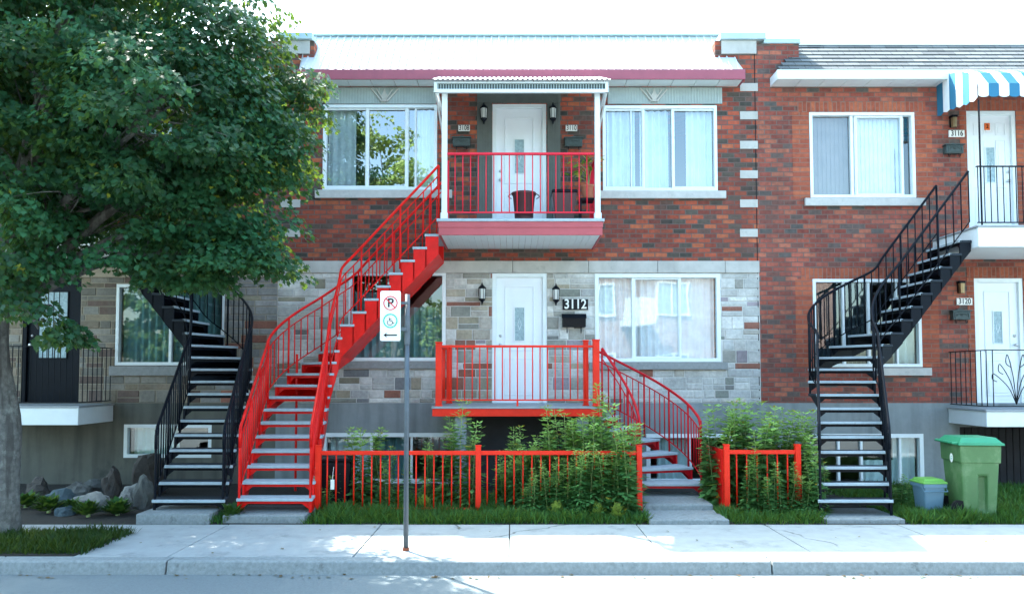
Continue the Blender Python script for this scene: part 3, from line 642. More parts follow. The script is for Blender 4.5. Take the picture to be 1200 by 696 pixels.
# ---- left building
bl = thing('stone_rowhouse', 'left rowhouse with tan stone ground floor, mostly behind the maple tree', 'building', (-8, YF, 0))
XL2 = -13.0
Lw = wr(137, 333, 262, 428); Ld = wr(28, 326, 92, 470); Ld = (Ld[0], Ld[1], 1.36, Ld[3]); Lb = wr(146, 497, 248, 536)
Lwu = wr(130, 125, 262, 225); Ldu = wr(40, 126, 100, 262); Ldu = (Ldu[0], Ldu[1], 4.22, Ldu[3])
zl1 = at(600, 305, YF)[1]; zl0 = at(600, 325, YF)[1]
m = MB(); wall_grid(m, XL2, XL, zl1, ZT, [Lwu, Ldu, (XL2, at(300, 60, YF)[0], at(600, 84, YF)[1], ZT+1)], YF, .2); m.build('wall', M['brick'], bl)
xo0, xo1 = at(-20, 300, YF)[0], at(88, 300, YF)[0]
MB().box(xo0, xo1, YF-.02, YF+.01, zl1+.0, zl1+.11).build('orange_brick_course', M['orange'], bl)
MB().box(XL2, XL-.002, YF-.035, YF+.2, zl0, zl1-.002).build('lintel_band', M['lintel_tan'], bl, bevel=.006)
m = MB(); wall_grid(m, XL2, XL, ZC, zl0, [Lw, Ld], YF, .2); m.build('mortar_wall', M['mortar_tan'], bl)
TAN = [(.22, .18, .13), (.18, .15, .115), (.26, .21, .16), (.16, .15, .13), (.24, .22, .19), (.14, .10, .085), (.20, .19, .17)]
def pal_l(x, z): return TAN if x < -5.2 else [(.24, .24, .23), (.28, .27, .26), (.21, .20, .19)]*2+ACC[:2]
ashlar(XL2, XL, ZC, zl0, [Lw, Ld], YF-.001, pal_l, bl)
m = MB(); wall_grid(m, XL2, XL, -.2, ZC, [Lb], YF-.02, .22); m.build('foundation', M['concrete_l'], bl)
closed_body(bl, XL2, XL, at(600, 86, YF)[1], M['brick'], 0)
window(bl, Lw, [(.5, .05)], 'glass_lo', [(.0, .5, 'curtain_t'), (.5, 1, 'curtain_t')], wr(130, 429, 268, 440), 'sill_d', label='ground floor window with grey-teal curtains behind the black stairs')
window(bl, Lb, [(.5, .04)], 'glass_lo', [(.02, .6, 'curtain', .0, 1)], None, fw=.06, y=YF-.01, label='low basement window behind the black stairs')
window(bl, Lwu, [(.5, .05)], 'glass_lo', [(.0, .5, 'curtain')], wr(122, 226, 270, 235))
door(bl, Ld, 'lead', mat='black', handle='l', label='black door with a tall leaded glass')
door(bl, Ldu, 'six', handle='l')
mansard(bl, XL2+.4, at(318, 83, 12.66)[0], XL2+.6, at(300, 53, 13.4)[0], ze2, zr2, 12.66, 13.4, .16, M['shingle'], M['white'], M['white'])
# ------------------------------------------------------------------ BALCONIES
def hrail(m, x0, x1, y, z, w=.05, h=.035): m.box(x0, x1, y-w/2, y+w/2, z-h, z)
def build_railing(root, x0, x1, y, zb, zt, n, mat, r=.0085, rw=.045, vert=False, name='railing', extra=None):
    "a straight railing along x"
    m = MB(); hrail(m, x0, x1, y, zt, rw, .035); m.box(x0, x1, y-.014, y+.014, zb, zb+.022)
    ra = m.build(name, mat, root, bevel=.003)
    for i in range(n):
        x = x0+(x1-x0)*(i+1)/(n+1); q = MB().tube([(x, y, zb+.022), (x, y, zt-.034)], r, 6); q.build('baluster', mat, ra, smooth=True)
    return ra
def side_railing(root, x, y0, y1, zb, zt, n, mat, r=.0085, rw=.045):
    m = MB(); m.box(x-rw/2, x+rw/2, y0, y1, zt-.035, zt); m.box(x-.014, x+.014, y0, y1, zb, zb+.022); ra = m.build('railing', mat, root, bevel=.003)
    for i in range(n):
        y = y0+(y1-y0)*(i+1)/(n+1); MB().tube([(x, y, zb+.022), (x, y, zt-.034)], r, 6).build('baluster', mat, ra, smooth=True)
YB = 11.65
# upper balcony, centre
zf = at(600, 256.5, YB)[1]; bx0, _ = at(514, 265, YB); bx1, _ = at(706, 265, YB)
ub = thing('balcony', 'upper balcony with rose-red railing, white posts and ribbed canopy', 'balcony', ((bx0+bx1)/2, 12.3, zf))
MB().box(bx0-.03, bx1+.03, YB-.03, YF-.003, zf-.045, zf).build('deck', M['tread'], ub, bevel=.006)
zfa = at(600, 275.5, YB)[1]
m = MB(); m.box(bx0, bx1, YB, YB+.03, zfa, zf-.046); m.box(bx0, bx0+.03, YB+.031, YF-.003, zfa, zf-.046); m.box(bx1-.03, bx1, YB+.031, YF-.003, zfa, zf-.046)
m.box(bx0-.008, bx1+.008, YB-.012, YB-.001, zfa+.12, zf-.046)
m.build('fascia', M['rose'], ub, bevel=.003)
m = MB(); x = bx0+.035
while x < bx1-.04: m.box(x, min(x+.098, bx1-.032), YB+.035, YF-.003, zfa+.01, zfa+.022); x += .102
m.build('soffit', M['white'], ub)
px0, px1 = at(521, 180, YB+.06)[0], at(700, 180, YB+.06)[0]; zpt = at(600, 107, YB+.06)[1]
for x in (px0, px1):
    MB().box(x-.042, x+.042, YB+.02, YB+.10, zf+.001, zpt).box(x-.055, x+.055, YB+.005, YB+.115, zf+.0015, zf+.10).build('post', M['white'], ub, bevel=.006)
zrt = at(600, 178, YB)[1]
build_railing(ub, px0+.044, px1-.044, YB+.06, zf+.10, zrt, 18, M['red_p'], .0095)
side_railing(ub, px1+.0, YB+.12, YF-.03, zf+.10, zrt, 10, M['red_p'])
MB().box(px0+.03, px0+.065, YB+.14, YB+.175, zf+.002, zrt-.1).build('newel', M['red_p'], ub)
# canopy
cx0, cx1 = at(508.5, 100, 11.55)[0], at(713, 100, 11.55)[0]; zc0 = at(600, 108.5, 11.55)[1]; zc1 = at(600, 96, 11.55)[1]
m = MB(); m.box(cx0, cx1, 11.55, 11.60, zc0, zc0+.055); m.box(cx0, cx1, 11.55, 11.60, zc1-.02, zc1); m.box(cx0, cx0+.05, 11.551, 11.60, zc0, zc1); m.box(cx1-.05, cx1, 11.551, 11.60, zc0, zc1)
for x in (cx0+.02, cx1-.06): m.box(x, x+.04, 11.601, 12.6, zc0+.005, zc0+.065)
for x in (cx0+.03, cx1-.03): m.tube([(x, 11.58, zc0), (x, 12.97, zc0-.35)], .02, 4)
cn = m.build('canopy_frame', M['white'], ub, bevel=.004)
m = MB(); x = cx0+.055
while x < cx1-.07: m.box(x, x+.014, 11.57, 11.585, zc0+.055, zc1-.02); x += .042
MB().box(cx0+.05, cx1-.05, 11.587, 11.592, zc0+.055, zc1-.02).build('valance_back', M['verdi'], cn)
m.build('ribbed_valance', M['panel'], cn)
m = MB(); n = 4*int((cx1-cx0)/.075); rows = [(11.49, zc1+.012), (12.66, at(600, 91, 12.66)[1])]
for i in range(n+1):
    x = cx0-.03+(cx1-cx0+.06)*i/n; dz = .012*math.sin(PI/2*i)
    for (y, z) in rows: m.v += [(x, y, z+dz), (x, y, z+dz+.004)]
for i in range(n):
    a = i*4; b = a+4; m.f += [(a, b, b+2, a+2), (a+1, a+3, b+3, b+1), (a, a+1, b+1, b)]
m.build('canopy_sheet', M['roof_w'], ub)
# porch
zp = at(600, 476, YB)[1]; qx0, _ = at(506.5, 480, YB); qx1, _ = at(707, 480, YB)
po = thing('porch', 'ground floor red porch with grey deck in front of the white door', 'porch', ((qx0+qx1)/2, 12.3, 0))
m = MB(); y = YB-.02
while y < YF-.05: m.box(qx0-.01, qx1+.01, y, y+.115, zp-.035, zp); y += .12
m.build('deck', M['deck'], po, bevel=.003)
zpa = at(600, 487, YB)[1]
m = MB(); m.box(qx0, qx1, YB, YB+.04, zpa-.01, zp-.036); m.box(qx0, qx0+.04, YB+.041, YF-.025, zpa-.01, zp-.036); m.box(qx1-.04, qx1, YB+.041, YF-.025, zpa-.01, zp-.036)
m.build('fascia', M['red_o'], po, bevel=.004)
m = MB(); 
for x in np.linspace(qx0+.3, qx1-.3, 6): m.box(x, x+.05, YB+.041, YF-.03, zpa+.0, zp-.037)
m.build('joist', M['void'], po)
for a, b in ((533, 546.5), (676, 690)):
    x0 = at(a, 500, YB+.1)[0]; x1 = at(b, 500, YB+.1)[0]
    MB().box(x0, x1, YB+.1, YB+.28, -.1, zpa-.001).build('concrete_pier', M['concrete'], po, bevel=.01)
MB().box(qx0+.55, qx1-.1, YF-.35, YF-.3, -.1, zpa-.002).build('crawlspace_shade_sheet', M['void'], po)  # near-black sheet standing in for the shade under the porch
zr0 = zp+.085; zr1 = at(600, 404.5, YB+.05)[1]
fx0 = at(514.3, 440, YB+.05)[0]; fx1 = at(698.5, 440, YB+.05)[0]
def rpost(x, y, z0, z1, w, mat='red_o', root=None):
    MB().box(x-w/2, x+w/2, y-w/2, y+w/2, z0, z1).box(x-w/2-.008, x+w/2+.008, y-w/2-.008, y+w/2+.008, z1+.0005, z1+.02).box(x-w/2-.01, x+w/2+.01, y-w/2-.01, y+w/2+.01, z0+.0005, z0+.02).build('post', M[mat], root, bevel=.005)
rpost(fx0, YB+.05, zp, zr1+.03, .095, root=po); rpost(fx1, YB+.05, zp, zr1+.07, .10, root=po); rpost(fx1-.14, YB+.25, zp, zr1+.07, .08, root=po); rpost(fx0+.06, YF-.09, zp, zr1+.03, .09, root=po)
build_railing(po, fx0+.05, fx1-.05, YB+.05, zr0, zr1, 19, M['red_o'], .010, .05)
side_railing(po, fx0, YB+.11, YF-.15, zr0, zr1, 9, M['red_o'], .010, .05)
MB().box(-.015+(fx0+fx1)/2, .015+(fx0+fx1)/2, YB+.04, YB+.07, zp+.001, zr0-.001).build('foot', M['red_o'], po)
# corner balconies with black railings
def small_balcony(label, x0, x1, z, fh, side, scroll=False, Yb=11.93, nside=7, nf=16, bal=.0075):
    b = thing('balcony', label, 'balcony', ((x0+x1)/2, 12.5, z))
    MB().box(x0-.02, x1+.02, Yb-.02, YF-.024, z-.03, z).build('deck', M['deck'], b, bevel=.004)
    MB().box(x0, x1, Yb, YF-.024, z-fh, z-.031).build('fascia', M['white'], b, bevel=.006)
    zt = z+.95; zb = z+.06
    m = MB(); hrail(m, x0+.03, x1-.03, Yb+.05, zt, .04, .015); hrail(m, x0+.03, x1-.03, Yb+.05, zb, .03, .015)
    for xs in ((x0+.05, x1-.05) if side == 'both' else ((x0+.05,) if side == 'l' else (x1-.05,))):
        m.box(xs-.02, xs+.02, Yb+.07, YF-.03, zt-.016, zt-.001); m.box(xs-.015, xs+.015, Yb+.07, YF-.03, zb-.016, zb-.001)
    ra = m.build('railing', M['black'], b)
    n = int((x1-x0)/.1)
    for i in range(n+1):
        x = x0+.05+(x1-x0-.1)*i/n
        if scroll and .20 < (x-x0) < .82: continue
        MB().tube([(x, Yb+.05, zb), (x, Yb+.05, zt-.014)], bal, 4).build('baluster', M['black'], ra)
    for xs in ((x0+.05, x1-.05) if side == 'both' else ((x0+.05,) if side == 'l' else (x1-.05,))):
        for i in range(nside):
            y = Yb+.05+(YF-.1-Yb)*(i+1)/(nside); MB().tube([(xs, y, zb), (xs, y, zt-.014)], bal, 4).build('baluster', M['black'], ra)
    if scroll:
        cx = x0+.51; m = MB()
        for s in (-1, 1):
            for k, sp in enumerate((.12, .24, .34)):
                h = .85-.16*k
                m.tube(spline([(cx, Yb+.05, zb+.02), (cx+s*sp*.35, Yb+.05, zb+h*.55), (cx+s*sp, Yb+.05, zb+h*.95), (cx+s*(sp+.03), Yb+.05, zb+h*.8), (cx+s*(sp-.04), Yb+.05, zb+h*.72)], 5), .007, 5)
        m.build('scrollwork', M['black'], ra)
    return b
lbx1 = at(92, 473, 11.93)[0]; zlb = at(92, 475.5, 11.93)[1]
small_balcony('black-railed balcony with white fascia at the black door, beside the tree trunk', lbx1-2.0, lbx1, zlb, zlb-at(92, 498, 11.93)[1], 'both')
rbx0 = at(1156, 480, 11.93)[0]; zrb = at(1156, 480, 11.93)[1]
small_balcony('black-railed balcony with scrolled ironwork above the green bin', rbx0, rbx0+2.4, zrb, .27, 'l', scroll=True)
rux0 = at(1146, 265, 11.7)[0]; zru = at(1146, 264, 11.7)[1]
rub = small_balcony('upper balcony with white fascia under the striped awning', rux0, rux0+2.6, zru, .34, 'r', Yb=11.7)
xx = at(1144, 180, 11.75)[0]
MB().tube([(xx+.06, 11.75, zru), (xx+.06, 11.75, 6.2)], .014, 8).build('post', M['black'], rub)
lux1 = -6.35
small_balcony('upper balcony hidden in the crown of the maple tree', lux1-2.4, lux1, zru, .34, 'l', Yb=11.7)
# ------------------------------------------------------------------ STAIRCASES
def TD(root):
    return max((c for c in root.children if c.name.split('.')[0] == 'tread'), key=lambda c: c.name if '.' in c.name else '')
def staircase(root, inner, outer, zs, land, mat, D, soffit_from=None, n_b=2, rails=('in', 'out'), mid=True, hh=.90, rr=.021, br_=.0095, overhang=.03, base=.0, thick=.038, dark=False):
    n = len(zs); inn = [Vector((*p, 0)) for p in inner]; out = [Vector((*p, 0)) for p in outer]
    allz = list(zs)+[land]
    for k in range(n):
        a, b, c, d = inn[k], out[k], out[k+1], inn[k+1]
        fwd = ((a+b)/2-(c+d)/2).normalized(); wd = (b-a).normalized()*.012
        A, B = a+fwd*overhang-wd, b+fwd*overhang+wd; C = c+wd-fwd*.01; Dd = d-wd-fwd*.01
        z = zs[k]
        vs = [(p.x, p.y, z-thick) for p in (A, B, C, Dd)]+[(p.x, p.y, z) for p in (A, B, C, Dd)]
        MB().add(vs, [(0, 1, 2, 3), (4, 7, 6, 5), (0, 4, 5, 1), (1, 5, 6, 2), (2, 6, 7, 3), (3, 7, 4, 0)]).build('tread', M['tread_k' if dark else 'tread'], root, bevel=.006)
        br = MB(); ux = (B-A).normalized(); L_ = (B-A).length; bk = -fwd
        for (u0, u1, d0, d1) in ((.02, .14, .13, .035), (.14, L_-.14, .035, .035), (L_-.14, L_-.02, .035, .13)):
            p = [A+bk*.05+ux*u0, A+bk*.05+ux*u1]; q_ = [v+bk*.012 for v in p]; t_ = z-thick-.002
            if max(d0, d1) > t_-base-.01: d0 = min(d0, t_-base-.01); d1 = min(d1, t_-base-.01)
            br.add([(p[0].x, p[0].y, t_-d0), (p[1].x, p[1].y, t_-d1), (p[1].x, p[1].y, t_), (p[0].x, p[0].y, t_), (q_[0].x, q_[0].y, t_-d0), (q_[1].x, q_[1].y, t_-d1), (q_[1].x, q_[1].y, t_), (q_[0].x, q_[0].y, t_)],
                   [(0, 1, 2, 3), (4, 7, 6, 5), (0, 4, 5, 1), (3, 2, 6, 7), (0, 3, 7, 4), (1, 5, 6, 2)])
        br.build('tread_bracket', mat, root)
        if dark:
            q = (C-B).normalized()*.035; q2 = (Dd-A).normalized()*.035; f_ = fwd*.004
            pts = [A+f_, B+f_, B+q, A+q2]
            vs = [(p.x, p.y, z-thick+.004) for p in pts]+[(p.x, p.y, z+.003) for p in pts]
            MB().add(vs, [(0, 1, 2, 3), (4, 7, 6, 5), (0, 4, 5, 1), (1, 5, 6, 2), (2, 6, 7, 3), (3, 7, 4, 0)]).build('nosing', M['tread'], TD(root), bevel=.003)
    for side, P, Q in (('in', inn, out), ('out', out, inn)):
        m = MB()
        for k in range(n):
            a, b = P[k], P[k+1]; ia = (Q[k]-P[k]).normalized()*.03; ib = (Q[k+1]-P[k+1]).normalized()*.03; top = zs[k]-thick-.002
            da = D(k); db = D(k+1)
            za = max(base, allz[k]-da); zb = max(base, allz[k+1]-db)
            o1 = (a-b).normalized()*.015
            vs = [(a.x+o1.x, a.y+o1.y, za), (b.x, b.y, zb), (b.x, b.y, top), (a.x+o1.x, a.y+o1.y, top), (a.x+ia.x+o1.x, a.y+ia.y+o1.y, za), (b.x+ib.x, b.y+ib.y, zb), (b.x+ib.x, b.y+ib.y, top), (a.x+ia.x+o1.x, a.y+ia.y+o1.y, top)]
            m.add(vs, [(0, 1, 2, 3), (4, 7, 6, 5), (0, 4, 5, 1), (3, 2, 6, 7), (0, 3, 7, 4), (1, 5, 6, 2)])
        m.build('stringer', mat, root)
        if side in rails:
            hp = [Vector((P[k].x, P[k].y, allz[k])) for k in range(n+1)]
            inw = [(Q[k]-P[k]).normalized()*.02 for k in range(n+1)]
            hp = [h+i for h, i in zip(hp, inw)]
            sm = spline(hp, 4)
            def off(dz): return [p+Vector((0, 0, dz)) for p in sm]
            start = sm[0]
            top = off(hh); m = MB()
            pre = [Vector((start.x, start.y, start.z+hh-.25)), Vector((start.x, start.y, start.z+hh-.08))]
            m.tube(pre+top[1:], rr, 8); hr = m.build('handrail', mat, root, smooth=True)
            m = MB(); m.tube(off(.09), .010, 6)
            if mid: m.tube(off(hh-.16), .010, 6)
            m.build('guide_rail', mat, root, smooth=True)
            # balusters by equal arc length
            L = [0]
            for a, b in zip(sm, sm[1:]): L.append(L[-1]+math.hypot((b-a).x, (b-a).y))
            nb = int(L[-1]/n_b); 
            for i in range(nb+1):
                s = L[-1]*i/nb; j = min(max(1, next((q for q in range(len(L)) if L[q] >= s-1e-9), len(L)-1)), len(L)-1)
                t = (s-L[j-1])/max(1e-6, L[j]-L[j-1]); p = sm[j-1].lerp(sm[j], t)
                post = i % 5 == 0
                top_z = hh if (post or not mid) else hh-.16; bot = -.10 if post else .09
                MB().tube([(p.x, p.y, p.z+bot), (p.x, p.y, p.z+top_z)], br_*(1.7 if post else 1), 6).build('post' if post else 'baluster', mat, root, smooth=True)
            MB().tube([(start.x, start.y, max(base, start.z-.3)), (start.x, start.y, start.z+hh-.2)], .016, 8).build('newel', mat, root)
    if soffit_from is not None:
        m = MB()
        for k in range(soffit_from, n):
            a, b, c, d = inn[k], out[k], out[k+1], inn[k+1]; z0 = allz[k]-D(k)+.012; z1 = allz[k+1]-D(k+1)+.012
            m.quad((a.x, a.y, z0), (b.x, b.y, z0), (c.x, c.y, z1), (d.x, d.y, z1)); m.quad((a.x, a.y, z0+.012), (b.x, b.y, z0+.012), (c.x, c.y, z1+.012), (d.x, d.y, z1+.012))
        m.build('underside_plate', mat, root)
def spiral_path(s, xb_in, xb_out, x8_in, ri, xland, n, Y0=9.84, yin=11.84, wd=.94):
    "s=+1 turns to the right. k=0..7 straight, 7..13 the quarter turn, then straight to the landing"
    yc = yin-ri; xc = x8_in+s*ri; inn = []; out = []
    for k in range(n+1):
        if k <= 7:
            t = k/7; e = t; y = Y0+(yc-Y0)*t
            inn.append((xb_in+(x8_in-xb_in)*e, y)); out.append((xb_out+((x8_in-s*wd)-xb_out)*e, y))
        elif k <= 13:
            a = (k-7)/6*PI/2; inn.append((xc-s*ri*math.cos(a), yc+ri*math.sin(a))); out.append((xc-s*(ri+wd)*math.cos(a), yc+(ri+wd)*math.sin(a)))
        else:
            x = xc+(xland-xc)*(k-13)/(n-13); inn.append((x, yin)); out.append((x, yin+wd))
    return inn, out
# big red
n = 21; land = zf
inn, out = spiral_path(1, -2.59, -3.55, -2.84, .16, bx0-.02, n)
zs = [.27+.18*k if k < 12 else 2.25+(land-2.25)*(k-11)/10 for k in range(n)]
st = thing('red_staircase', 'big red curved staircase with grey treads climbing to the upper balcony', 'staircase', (-3.1, 10.8, .09))
staircase(st, inn, out, zs, land, M['red'], lambda k: .36 if k < 8 else (.36+(.53-.36)*min(1, (k-8)/4)), soffit_from=9, n_b=.12, base=.09)
xq = at(347, 500, 12.2)[0]; MB().tube([(xq, 12.2, 0), (xq, 12.2, 2.2)], .02, 8).build('support_pole', M['red'], st)
# right black
n = 20; zrl = zru
inn, out = spiral_path(1, 4.92, 3.97, 5.43, .72, rux0-.02, n, yin=11.86)
zs = [.25+.19*k if k < 13 else 2.53+(zrl-2.53)*(k-12)/8 for k in range(n)]
sr = thing('black_staircase', 'black curved staircase rising right to the balcony under the striped awning', 'staircase', (4.6, 10.8, .05))
staircase(sr, inn, out, zs, zrl, M['black'], lambda k: .20 if k < 8 else (.20+.18*min(1, (k-8)/4)), soffit_from=13, n_b=.125, mid=False, base=.05, dark=True)
xq = at(1035, 500, 10.6)[0]; MB().tube([(xq, 10.6, 0), (xq, 10.6, 1.9)], .016, 8).build('support_pole', M['black'], sr)
# left black
inn, out = spiral_path(-1, -4.64, -3.72, -5.02, .16, lux1+.02, n, yin=11.86)
sl2 = thing('black_staircase', 'black curved staircase turning up left behind the maple leaves', 'staircase', (-4.3, 10.8, .1))
staircase(sl2, inn, out, zs, zrl, M['black'], lambda k: .20 if k < 8 else (.20+.24*min(1, (k-8)/4)), soffit_from=9, n_b=.125, mid=False, base=.12, dark=True)
# porch stairs
n = 6; inn = []; out = []
for k in range(n+1):
    a = k/n*PI/2; inn.append((1.40-(-.42)*math.cos(a), 10.92+.80*math.sin(a))); out.append((1.40+1.34*math.cos(a), 10.92+1.74*math.sin(a)))
zs = [.13+(zp-.13)*(k+1)/(n+1) for k in range(n)]
ps = thing('porch_stairs', 'short curved red stairs going down right from the porch', 'staircase', (2.1, 11.3, .13))
staircase(ps, inn, out, zs, zp, M['crimson'], lambda k: .22, n_b=.10, base=.13)
# ------------------------------------------------------------------ FENCES
def fence(label, x0, x1, y, xs_posts, zt, nper, root_name='metal_fence', skew=0):
    t = thing(root_name, label, 'fence', ((x0+x1)/2, y, 0))
    for x in xs_posts:
        MB().box(x-.036, x+.036, y-.036, y+.036, -.05, zt+.05).box(x-.042, x+.042, y-.042, y+.042, zt+.0505, zt+.065).build('post', M['red_o'], t, bevel=.005)
    for a, b in zip(xs_posts, xs_posts[1:]):
        MB().box(a+.037, b-.037, y-.012, y+.012, .06, .085).build('bottom_rail', M['red_o'], t); ra = MB().box(a+.037, b-.037, y-.022, y+.022, zt-.065, zt-.012).build('top_rail', M['red_o'], t, bevel=.003)
        n = max(2, int(round((b-a)/nper)))
        for i in range(1, n):
            x = a+(b-a)*i/n; MB().tube([(x, y, .08), (x, y, zt-.066)], .0105, 6).build('baluster', M['red_o'], ra, smooth=True)
    return t
YFe = 10.2
P3 = [at(a, 560, YFe)[0] for a in (373, 560.5, 749)]
fence('long orange-red iron fence between the red staircase and the porch stairs', P3[0], P3[2], YFe, P3, at(600, 527, YFe)[1], .121)
P2 = [at(a, 560, YFe)[0] for a in (851.5, 935)]
f2 = fence('short orange-red iron fence overgrown with weeds by the right black staircase', P2[0], P2[1], YFe, P2, at(600, 526, YFe)[1], .13)
MB().box(P2[0]-.05, P2[0]-.01, YFe+.05, YFe+.85, .06, .85).build('side_panel', M['red'], f2, bevel=.004)
# ------------------------------------------------------------------ AWNING
aw = thing('awning', 'teal and white striped metal awning over the upper right door', 'awning', (8.4, YF, 6.4))
ax0 = at(1097, 100, YF-.02)[0]; ax1 = ax0+2.9; zw = at(600, 84.5, 12.6)[1]-.02; yfro = 11.85; zfr = at(600, 98, yfro)[1]; zvb = at(600, 114, yfro)[1]
prof = [(12.60, zw), (12.3, zw-.08), (12.05, zw-.22), (yfro, zfr)]
def lerp_prof(t):
    t *= 3; i = min(2, int(t)); u = t-i; return (prof[i][0]+(prof[i+1][0]-prof[i][0])*u, prof[i][1]+(prof[i+1][1]-prof[i][1])*u)
wst = .165
for i in range(int(2.9/wst)):
    m = MB(); x = ax0+.02+i*wst; mt = M['white_s'] if i % 2 == 0 else M['blue_s']
    for k in range(3):
        (y0, z0), (y1, z1) = prof[k], prof[k+1]
        m.add([(x+.002, y0, z0), (x+wst-.002, y0, z0), (x+wst-.002, y1, z1), (x+.002, y1, z1), (x+.002, y0, z0-.012), (x+wst-.002, y0, z0-.012), (x+wst-.002, y1, z1-.012), (x+.002, y1, z1-.012)], [(0, 1, 2, 3), (7, 6, 5, 4), (0, 3, 7, 4), (1, 5, 6, 2)])
    pts = [(x+.002, zfr), (x+wst-.002, zfr)]+[(x+wst*.5+(wst*.5-.002)*math.cos(a), zvb+.03-.03*math.sin(a)) for a in np.linspace(0, PI, 7)]
    m.prism(pts, 'y', yfro-.012, yfro-.002)
    m.build('stripe', mt, aw)
# curved side made of stripes: each one hangs from the slope edge
for i in range(6):
    t0, t1 = i/6, (i+1)/6; m = MB()
    def pt(t):
        y = YF-.03+(yfro-YF+.03)*t; return y
    ya, yb = pt(t0), pt(t1)
    def topz(y):
        if y >= 12.6: return zw
        for k in range(3):
            (y0, z0), (y1, z1) = prof[k], prof[k+1]
            if y1 <= y <= y0: return z0+(z1-z0)*(y-y0)/(y1-y0)
        return zfr
    zb_ = at(600, 137, YF)[1]
    def botz(t): return zb_+(zvb-zb_)*t+.02*math.sin(t*6)
    m.prism([(ya, topz(ya)-.014), (yb+.004, topz(yb)-.014), (yb+.004, botz(t1)), ((ya+yb)/2, botz((t0+t1)/2)-.03), (ya, botz(t0))], 'x', ax0, ax0+.012)
    m.build('side_stripe', M['blue_s'] if i % 2 == 0 else M['white_s'], aw)
# ------------------------------------------------------------------ WALL FITTINGS
def lantern(label, px, py, scale=1.0):
    x, z = at(px, py, YF-.1); t = thing('wall_lantern', label, 'lamp', (x, YF-.002, z), group=None); y = YF-.11
    s = scale; m = MB()
    m.lathe([(.008, z+.20*s), (.014, z+.17*s), (.03, z+.155*s), (.065*s, z+.115*s), (.072*s, z+.10*s), (.055*s, z+.095*s)], x, y, 6)
    m.lathe([(.055*s, z-.075*s), (.06*s, z-.08*s), (.05*s, z-.10*s), (.02*s, z-.13*s), (.01, z-.17*s), (.004, z-.18*s)], x, y, 6)
    for k in range(6):
        a = 2*PI*k/6; m.tube([(x+.05*s*math.cos(a), y+.05*s*math.sin(a), z-.076*s), (x+.062*s*math.cos(a), y+.062*s*math.sin(a), z+.097*s)], .005, 4)
    m.tube(spline([(x, YF-.01, z-.02), (x, YF-.05, z-.15*s), (x, y, z-.16*s)], 4), .009, 6)
    m.lathe([(.001, z-.09*s), (.001, z-.0895*s)], x, y, 6)
    m.box(x-.035, x+.035, YF-.022, YF-.034+.03, z-.10*s, z+.06*s)
    m.build('housing', M['black'], t)
    MB().lathe([(.046*s, z-.074*s), (.055*s, z+.094*s)], x, y, 6).build('glass', M['lampglass'], t)
lantern('black carriage lantern left of the upper white door', 567, 134)
lantern('black carriage lantern right of the upper white door', 648, 134)
lantern('black carriage lantern left of the porch door', 565, 345)
lantern('black carriage lantern right of the porch door, left of the 3112 plate', 651.5, 346)
def boxlamp(label, px, py):
    x, z = at(px, py, YF-.07); t = thing('wall_light', label, 'lamp', (x, YF, z))
    MB().box(x-.05, x+.05, YF-.10, YF-.002, z+.06, z+.10).box(x-.04, x+.04, YF-.02, YF-.002, z-.10, z+.06).build('bracket', M['black'], t)
    MB().lathe([(.045, z-.11), (.05, z+.058)], x, YF-.065, 8).build('shade', M['brass'], t)
boxlamp('small bronze wall light tucked under the striped awning', 1118, 142)
boxlamp('small bronze wall light left of the lower right door', 1127, 336)
def plaque(label, s, px, py, wd, h, bgm, fgm, size, bold=0, px_x=None, sx=.8):
    x, z = at(px, py, YF); t = thing('house_number', label, 'number sign', (x, YF, z))
    MB().box(x-wd/2, x+wd/2, YF-.036, YF-.008 if py > 300 and px < 880 else YF-.006, z-h/2, z+h/2).build('plate', M[bgm], t, bevel=.003)
    text(s, size, x, YF-.039, z, M[fgm], t, 'digits', .004, bold, sx=sx)
plaque('small white plate reading 3108 on the brick left of the upper door', '3108', 544, 151, .20, .105, 'numw', 'numk', .12, .001, sx=.75)
plaque('small white plate reading 3110 on the brick right of the upper door', '3110', 669.5, 151, .20, .105, 'numw', 'numk', .12, .001, sx=.75)
plaque('large black plate with white digits 3112 on the grey stone', '3112', 674, 357, .44, .185, 'numk', 'numw', .23, .004, sx=.85)
plaque('white plate reading 3116 beside the upper right door', '3116', 1120, 157.5, .27, .12, 'numw', 'numk', .135, .001)
plaque('white plate reading 3120 beside the lower right door', '3120', 1129, 353.5, .27, .12, 'numw', 'numk', .135, .001)
x, z = at(1158, 148, YF+.02); o = thing('door_number', 'small orange sticker with a 2 high on the upper right door', 'sticker', (x, YF, z)); 
MB().box(x-.045, x+.045, YF+.0445, YF+.0575, z-.06, z+.06).build('plate', M['numo'], o); text('2', .09, x, YF+.043, z, M['numk'], o, 'digit', .002, .002)
